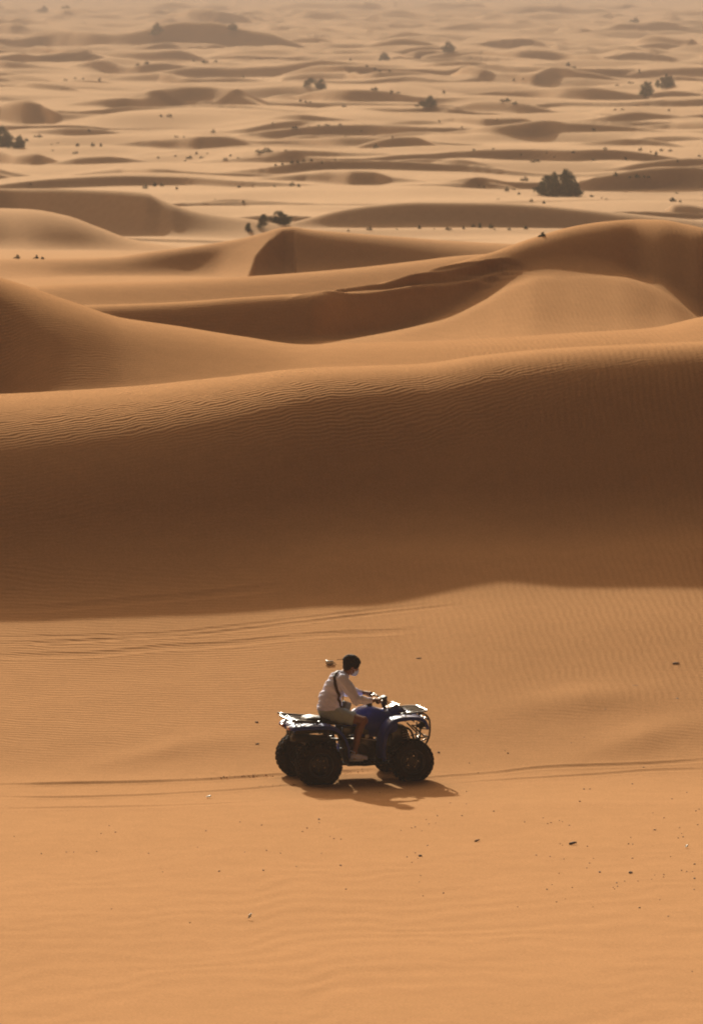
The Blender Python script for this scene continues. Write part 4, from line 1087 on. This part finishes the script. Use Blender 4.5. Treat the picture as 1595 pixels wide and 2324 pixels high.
plant('low', 601, 349, 38, 14, 'dark low spreading shrub in the flat valley at centre left', group=G1, rz=.4)
plant('tall', 852, 337, 9, 14, 'narrow upright shrub standing on a dune crest near the centre', group=G1)
plant('tall', 484, 303, 8, 11, 'tiny upright shrub on the bright flat at centre left', group=G1)
plant('low', 1147, 234, 24, 9, 'flat dark shrub on the crest between the lone compact shrub and the far right pair', group=G1)
plant('low', 1168, 236, 13, 7, 'tiny tuft beside the flat dark shrub on the distant crest', group=G1)
plant('clump', 1230, 537, 17, 14, 'dark tuft right in front of the slope of the high right-hand dune', group=G1)
plant('clump', 40, 587, 14, 12, 'small dark tuft behind the dune at the left edge, left of a pair', group=G1)
plant('clump', 82, 587, 16, 11, 'left tuft of the joined pair behind the left-hand dune', group=G1, rz=1)
plant('clump', 96, 588, 15, 9, 'right tuft of the joined pair behind the left-hand dune', group=G1, rz=2)
ROWS = {
 'small dry tuft in the scattered row on the sand beyond the dark dune at centre right':
  [(838,522,12,10),(950,519,13,8),(1017,522,14,8),(1050,520,9,8),(1073,516,8,9),(1088,517,11,11),(1113,518,11,11),(1121,522,6,5),(1155,522,9,7),(1192,520,10,8),(790,525,7,6),(900,521,7,4),(985,521,6,4)],
 'small dry tuft in the loose patch on the plain at the right, above the biggest bush':
  [(1452,343,10,9),(1475,347,7,5),(1500,343,9,7),(1486,353,11,8),(1520,344,9,7),(1418,364,10,7),(1372,341,9,6),(1345,365,12,5),(1215,369,26,6),(1300,361,8,4),(1258,362,7,4),(1396,401,10,10),(1430,404,12,4),(1445,403,11,8),(1460,405,8,5),(1471,406,9,4),(1537,370,7,5),(1586,356,9,5),(1180,360,8,4),(1120,352,8,4),(1075,348,8,4)],
 'small dry tuft scattered round the foot of the biggest bush':
  [(1205,457,9,7),(1232,462,11,7),(1165,430,8,5),(1175,441,12,6),(1130,453,8,4),(1085,424,7,4),(1098,427,6,4),(1340,447,12,6),(1375,452,6,3),(1525,457,16,9),(1542,459,8,7),(1534,439,9,4),(1365,450,8,4)],
 'small dry tuft on the sand between the long dark dunes at left':
  [(330,428,12,12),(350,423,14,10),(368,423,9,10),(400,430,10,8),(68,421,13,4),(542,426,11,6),(575,425,8,3),(622,424,6,5),(663,422,13,9),(678,424,8,7),(552,462,9,6),(488,453,5,3)],
 'tiny tuft in the speckled flat valley left of the centre':
  [(430,362,14,8),(445,350,11,5),(458,360,12,5),(470,352,6,4),(512,368,12,5),(523,356,8,5),(541,366,8,3),(640,375,8,6),(663,372,9,7),(676,370,6,6),(690,374,10,7),(706,375,8,7),(731,372,6,7),(626,379,7,5),(760,371,7,5),(648,350,6,3),(360,360,12,4),(400,358,10,3),(420,368,9,4)],
 'tiny tuft on the bright flat at the left beside the edge shrubs':
  [(88,312,20,7),(175,332,14,7),(211,334,9,10),(228,334,10,8),(172,350,13,6),(202,304,9,4),(400,313,9,5),(417,313,8,4),(132,327,7,3),(61,322,9,6),(118,329,6,3),(120,345,7,3)],
 'tiny tuft among the specks between the far dunes at centre':
  [(670,304,13,9),(618,289,6,5),(742,290,12,4),(770,292,12,4),(723,292,7,3),(890,313,6,4),(820,308,6,3),(783,318,4,3),(1048,291,6,5),(996,281,4,5),(700,289,6,3),(1345,296,10,5),(1240,355,6,3)],
 'hazy tiny tuft among the far dunes in the upper part of the view':
  [(850,210,16,8),(887,213,14,6),(903,213,9,4),(1005,212,11,8),(385,266,12,7),(365,265,9,5),(682,232,8,6),(693,236,8,5),(704,240,8,4),(780,243,14,4),(832,160,9,5),(850,163,10,5),(862,165,9,4),(884,166,7,4),(226,183,10,7),(150,183,9,4),(172,180,9,5),(190,181,6,4),(312,150,14,5),(335,148,12,6),(465,143,18,6),(440,140,7,5),(490,141,9,5),(1166,186,6,6),(1187,189,6,4),(1290,150,16,7),(1302,154,10,5),(1451,168,9,7),(1430,190,14,5),(1475,191,10,5),(1400,196,9,4),(553,176,5,6),(795,137,7,5),(1517,253,6,5),(1412,252,9,4),(1395,250,7,4),(1128,272,6,4)],
}
_u = 'zeroth first second third fourth fifth sixth seventh eighth ninth tenth eleventh twelfth thirteenth fourteenth fifteenth sixteenth seventeenth eighteenth nineteenth'.split()
ORD = [(_u[n] if n < 20 else {2: 'twentieth', 3: 'thirtieth'}[n // 10] if n % 10 == 0 else {2: 'twenty-', 3: 'thirty-'}[n // 10] + _u[n % 10]) for n in range(1, 40)]
SHORT = dict(zip(ROWS, ['dry tufts in the row beyond the dune', 'dry tufts on the plain at right', 'dry tufts round the biggest bush', 'dry tufts between the long left dunes',
  'tiny tufts in the speckled flat at centre left', 'tiny tufts beside the left edge shrubs', 'tiny tufts between the far central dunes', 'hazy tufts on the far dunes']))
for lab, lst in ROWS.items():
    order = {id(q): n for n, q in enumerate(sorted(lst))}; short = SHORT[lab]
    for i, (x, y, w_, h_) in enumerate(lst):
        kind = ('low', 'clump', 'low', 'round')[i % 4]
        p = on_ground(x, y); k = p.y / F; st, fo, w0, h0 = SH[kind]
        o = bpy.data.objects.new('dry_tuft', fo); C.objects.link(o); o.location = (p.x, p.y, p.z - .04); o.rotation_euler = (0, 0, i * 1.7)
        o.scale = (w_ * k / w0 * 1.0, w_ * k / w0, h_ * k / h0 * 1.05)
        tag(o, ORD[order[id(lst[i])]] + ' from the left among the ' + short, 'tuft', short)

# ------------------------------------------------------------------ pebbles, twigs, litter in the foreground
M_PEB = mat('dark_pebble', (.085, .048, .030), .8, noise=.3)
M_WHITE = mat('white_plastic', (.75, .74, .68), .4)
def pebble_mesh(seed):
    bm = bmesh.new(); bmesh.ops.create_icosphere(bm, subdivisions=2, radius=1); r2 = random.Random(seed); k = [r2.uniform(0, 6) for _ in range(6)]
    for v in bm.verts:
        c = v.co; c *= 1 + .22 * math.sin(c.x * 3 + k[0]) * math.cos(c.y * 4 + k[1]) + .12 * math.sin(c.z * 7 + k[2] + c.x * 5); c.z *= .62
    me = bpy.data.meshes.new('pebble'); bm.to_mesh(me); bm.free(); me.materials.append(M_PEB); return me
PEB = [pebble_mesh(i) for i in range(4)]
def stone(px, py, wpx, label, group=None, name='pebble', cat='pebble', i=0):
    p = on_ground(px, py); s_ = wpx * p.y / F / 2
    o = bpy.data.objects.new(name, PEB[i % 4]); C.objects.link(o); o.location = (p.x, p.y, p.z + s_ * .35); o.rotation_euler = (0, 0, i * 1.3); o.scale = (s_, s_, s_)
    tag(o, label, cat, group); return o
GP = 'dark pebbles lying on the sand'
for i, (x, y, w_, lab) in enumerate([(1315, 1820, 5, 'dark round pebble below the right end of the tyre track'), (1120, 1842, 4, 'dark pebble right of the rider shadow'),
    (1430, 1982, 9, 'largest dark pebble in the right-hand cluster'), (1360, 1980, 6, 'dark pebble left of the largest one in the right-hand cluster'), (953, 1944, 9, 'dark clod with a short tail, below the front wheel'),
    (1006, 2028, 5, 'dark pebble lowest below the front wheel'), (773, 1965, 5, 'dark pebble straight below the rear wheel'), (785, 2019, 4, 'dark pebble lowest below the rear wheel'),
    (598, 1976, 5, 'dark pebble below left of the quad, right of another'), (498, 1978, 5, 'dark pebble below left of the quad, the left one of two'), (1575, 1995, 5, 'dark pebble at the right edge low down'),
    (1485, 1884, 5, 'dark pebble alone high at the right'), (1575, 1962, 5, 'dark pebble by the right edge beside the white scrap'), (1240, 2020, 4, 'dark pebble between the twig and the lowest stones'),
    (1450, 2061, 5, 'dark pebble lowest at the right'), (697, 1880, 4, 'dark pebble below the rear wheel shadow'), (724, 1860, 5, 'dark pebble just under the quad shadow'),
    (995, 1709, 6, 'dark pebble just ahead of the front wheel'), (1152, 1710, 4, 'dark pebble on the slope ahead of the quad'), (1536, 1588, 7, 'dark lump on the slope near the right edge')]):
    stone(x, y, w_, lab, GP, i=i)
small = [(x * .5, 1816 + y * .568) for x, y in [(66,146),(190,216),(303,209),(336,210),(440,206),(460,136),(497,103),(525,130),(676,214),(740,288),(898,189),(935,125),(1090,88),(1112,209),(1188,102),(1273,213),(1345,267),(1210,203),(1373,127),(1449,91),(1498,147),(1515,155),(1547,157),(1460,214),(863,492),(508,436)]]
small += [(797 + x * .5, 1816 + y * .568) for x, y in [(225,122),(290,108),(273,113),(340,80),(383,92),(390,63),(352,96),(320,125),(345,182),(290,213),(302,234),(252,228),(275,250),(315,304),(308,328),(325,384),(448,12),(522,16),(502,64),(786,89),(870,72),(905,92),(890,95),(943,84),(957,87),(988,102),(946,176),(957,181),(838,222),(901,226),(963,238),(1070,186),(1080,253),(1067,272),(1098,235),(942,294),(1002,350),(910,339),(1207,346),(1193,358),(1187,351),(1203,333),(1240,326),(1299,325),(1362,317),(1417,300),(1415,310),(1375,302),(1497,283),(1521,286),(1547,286),(1257,176),(1276,179),(1267,150),(1367,53),(1418,72),(1488,112),(1497,134),(1504,149),(1482,153),(1447,228),(1275,234),(1555,360),(1398,399),(1095,428),(930,408),(754,428),(970,397),(1437,465),(1545,688),(1577,38),(1562,45),(1570,100)]]
small += [(797 + x * .5, 1418.6 + y * .5) for x, y in [(395,581),(697,575),(743,407),(561,405),(578,479),(1047,415),(875,404),(1343,402),(1055,513),(997,540),(535,628),(575,674),(1325,647),(522,758),(129,762),(720,337),(1015,284),(965,317),(1145,392),(1148,401),(1440,459),(1437,465),(1417,480),(1572,427),(1250,459),(1274,722),(1454,791),(1521,762),(1055,746),(1082,747)]]
for i, (x, y) in enumerate(small):
    w_ = 2.4 + 1.5 * ((i * 37) % 10) / 10
    lab = ('tiny dark speck of grit on the lit sand below and right of the quad' if x > 806 and y > 1790 else 'tiny dark speck of grit on the lit sand below and left of the quad' if y > 1790 else 'tiny dark speck of grit on the slope ahead of the quad')
    stone(x, y, w_, lab, 'grit: ' + ' '.join(lab.split()[6:]), name='grit_speck', cat='grit', i=i)

def stick(px, py, wpx, hpx, label, tilt=.05, rz=.1, name='twig', seed=0, m=None):
    p = on_ground(px, py); k = p.y / F; L = wpx * k; r_ = hpx * k / 2; bm = bmesh.new(); r2 = random.Random(seed)
    add_tube(bm, [(-L/2, 0, r_ * .8), (-L * .15, r_ * .3, r_ * 1.1), (L * .2, -r_ * .2, r_ * .9 + L * tilt), (L / 2, 0, r_ * .8 + L * tilt * 1.4)], [r_ * .8, r_, r_ * .95, r_ * .6], 8)
    for q in range(2): add_tube(bm, [(L * r2.uniform(-.2, .2), 0, r_), (L * r2.uniform(-.1, .3), r_ * 2, r_ * 2.2)], [r_ * .4, r_ * .15], 5)
    o = link_mesh(name, bm, m or M_PEB); o.location = p; o.rotation_euler = (0, 0, rz); tag(o, label, 'twig'); return o
stick(1299, 1918, 17, 6, 'short thick dark stick lying on the sand at lower right', .12, .15)
stick(1082, 1911, 12, 4, 'dark bent twig lying below the front wheel', .15, .3, seed=2)
stick(1440, 1560, 26, 4, 'long dark twig half buried on the slope at the right', .01, -.1, seed=3)
stick(1533, 1507, 16, 3.5, 'dark twig on the slope highest at the right edge', .02, .1, seed=4)
stick(1372, 1615, 12, 4, 'small dark twig between the slope ridges at the right', .05, .2, seed=5)
stick(950, 1496, 12, 2, 'thin dark straw on the slope right of the head of the rider', .02, .0, seed=6)
stick(583, 1641, 8, 3, 'tiny dark twig on the slope left of the rear rack', .05, .0, seed=7)
stick(584, 1690, 9, 3, 'tiny dark twig left of the rear wheels', .05, .4, seed=8)

# scraps of litter
def scrap(px, py, wpx, hpx, label, name, rz=.3, tilt=.4, m=None):
    p = on_ground(px, py); k = p.y / F; a = wpx * k / 2; b = hpx * k / 2; bm = bmesh.new()
    rows = [[bm.verts.new((a * (i / 3 - 1), a * .55 * (j / 2 - 1), b * (.6 + .5 * math.sin(i * 1.3 + j) + tilt * i / 3))) for j in range(5)] for i in range(7)]
    for A_, B_ in zip(rows, rows[1:]):
        for j in range(4): bm.faces.new((A_[j], A_[j+1], B_[j+1], B_[j]))
    o = link_mesh(name, bm, m or M_WHITE); md = o.modifiers.new('t', 'SOLIDIFY'); md.thickness = .006; evaluated(o)
    o.location = p + Vector((0, 0, .004)); o.rotation_euler = (0, 0, rz); return tag(o, label, 'litter')
scrap(474, 1812, 11, 6, 'small pale scrap of litter left of the quad beside the tyre tracks', 'litter_scrap')
scrap(1557, 1926, 8, 7, 'white scrap of litter near the right edge in the foreground', 'litter_scrap', .8)
scrap(567, 2089, 10, 8, 'bright white sliver lying in the empty foreground below the quad', 'litter_scrap', 1.0, 1.2)
# crushed cup on a stick stuck in the sand behind the rider
p = on_ground(750, 1510); k = p.y / F; bm = bmesh.new()
add_tube(bm, [(0, 0, -.02), (0, 0, .06)], .006, 6)
o = empty('crushed_cup', p); tag(o, 'crushed white paper cup lying on the slope just behind the head of the rider', 'litter')
bm2 = bmesh.new(); add_tube(bm2, [(-.070, 0, .032), (-.03, 0, .030), (.03, .0, .024), (.045, 0, .020)], [.030, .034, .028, .018], 14)
for v in bm2.verts: v.co.z += .008 * math.sin(v.co.x * 60) * math.cos(v.co.y * 50)
link_mesh('cup_body', bm2, M_WHITE, o)
bm.free(); bm = bmesh.new(); add_tube(bm, [(.04, 0, .020), (.085, .02, .008)], [.006, .003], 8); link_mesh('straw', bm, M_PEB, o)
stick(772, 1497, 16, 1.0, 'thin pale stick lying beside the crushed cup behind the rider', .01, .0, seed=9, m=M_CLOD)

# clods thrown up behind the rear wheels
bm = bmesh.new(); r2 = random.Random(12)
for sgn, n in ((1, 40), (-1, 10)):
    for i in range(n):
        u = -.98 - abs(r2.gauss(0, .5)); x, y = q2w(u if sgn > 0 else u * .9, sgn * .45 + r2.gauss(0, .07)); s_ = r2.uniform(.004, .012)
        add_ell(bm, (x, y, hz(x, y) + s_ * .3), (s_, s_ * .8, s_ * r2.uniform(.4, 1.0)), None, 6, 5)
    for i in range(n // 2):
        u = r2.uniform(-.25, .35); x, y = q2w(u, sgn * .45 + r2.gauss(0, .06)); s_ = r2.uniform(.004, .010)
        add_ell(bm, (x, y, hz(x, y) + s_ * .3), (s_, s_ * .8, s_ * r2.uniform(.4, 1.0)), None, 6, 5)
tag(link_mesh('loose_sand', bm, M_CLOD), kind='stuff')

# ------------------------------------------------------------------ haze
def haze():
    bm = bmesh.new(); bmesh.ops.create_cube(bm, size=1)
    for v in bm.verts: v.co = Vector((v.co.x * 14000, v.co.y * 9600 + 4400, -8 if v.co.z < 0 else 16.0))
    me = bpy.data.meshes.new('haze'); bm.to_mesh(me); o = bpy.data.objects.new('haze', me); C.objects.link(o); tag(o, kind='stuff')
    m = bpy.data.materials.new('dusty_air'); m.use_nodes = True; t = m.node_tree
    t.nodes.remove(t.nodes['Principled BSDF']); v = t.nodes.new('ShaderNodeVolumePrincipled')
    v.inputs['Color'].default_value = (.39, .355, .345, 1); v.inputs['Density'].default_value = HAZE; v.inputs['Anisotropy'].default_value = .0
    t.links.new(v.outputs[0], t.nodes['Material Output'].inputs['Volume'])
    me.materials.append(m)
HAZE = .00052
haze()
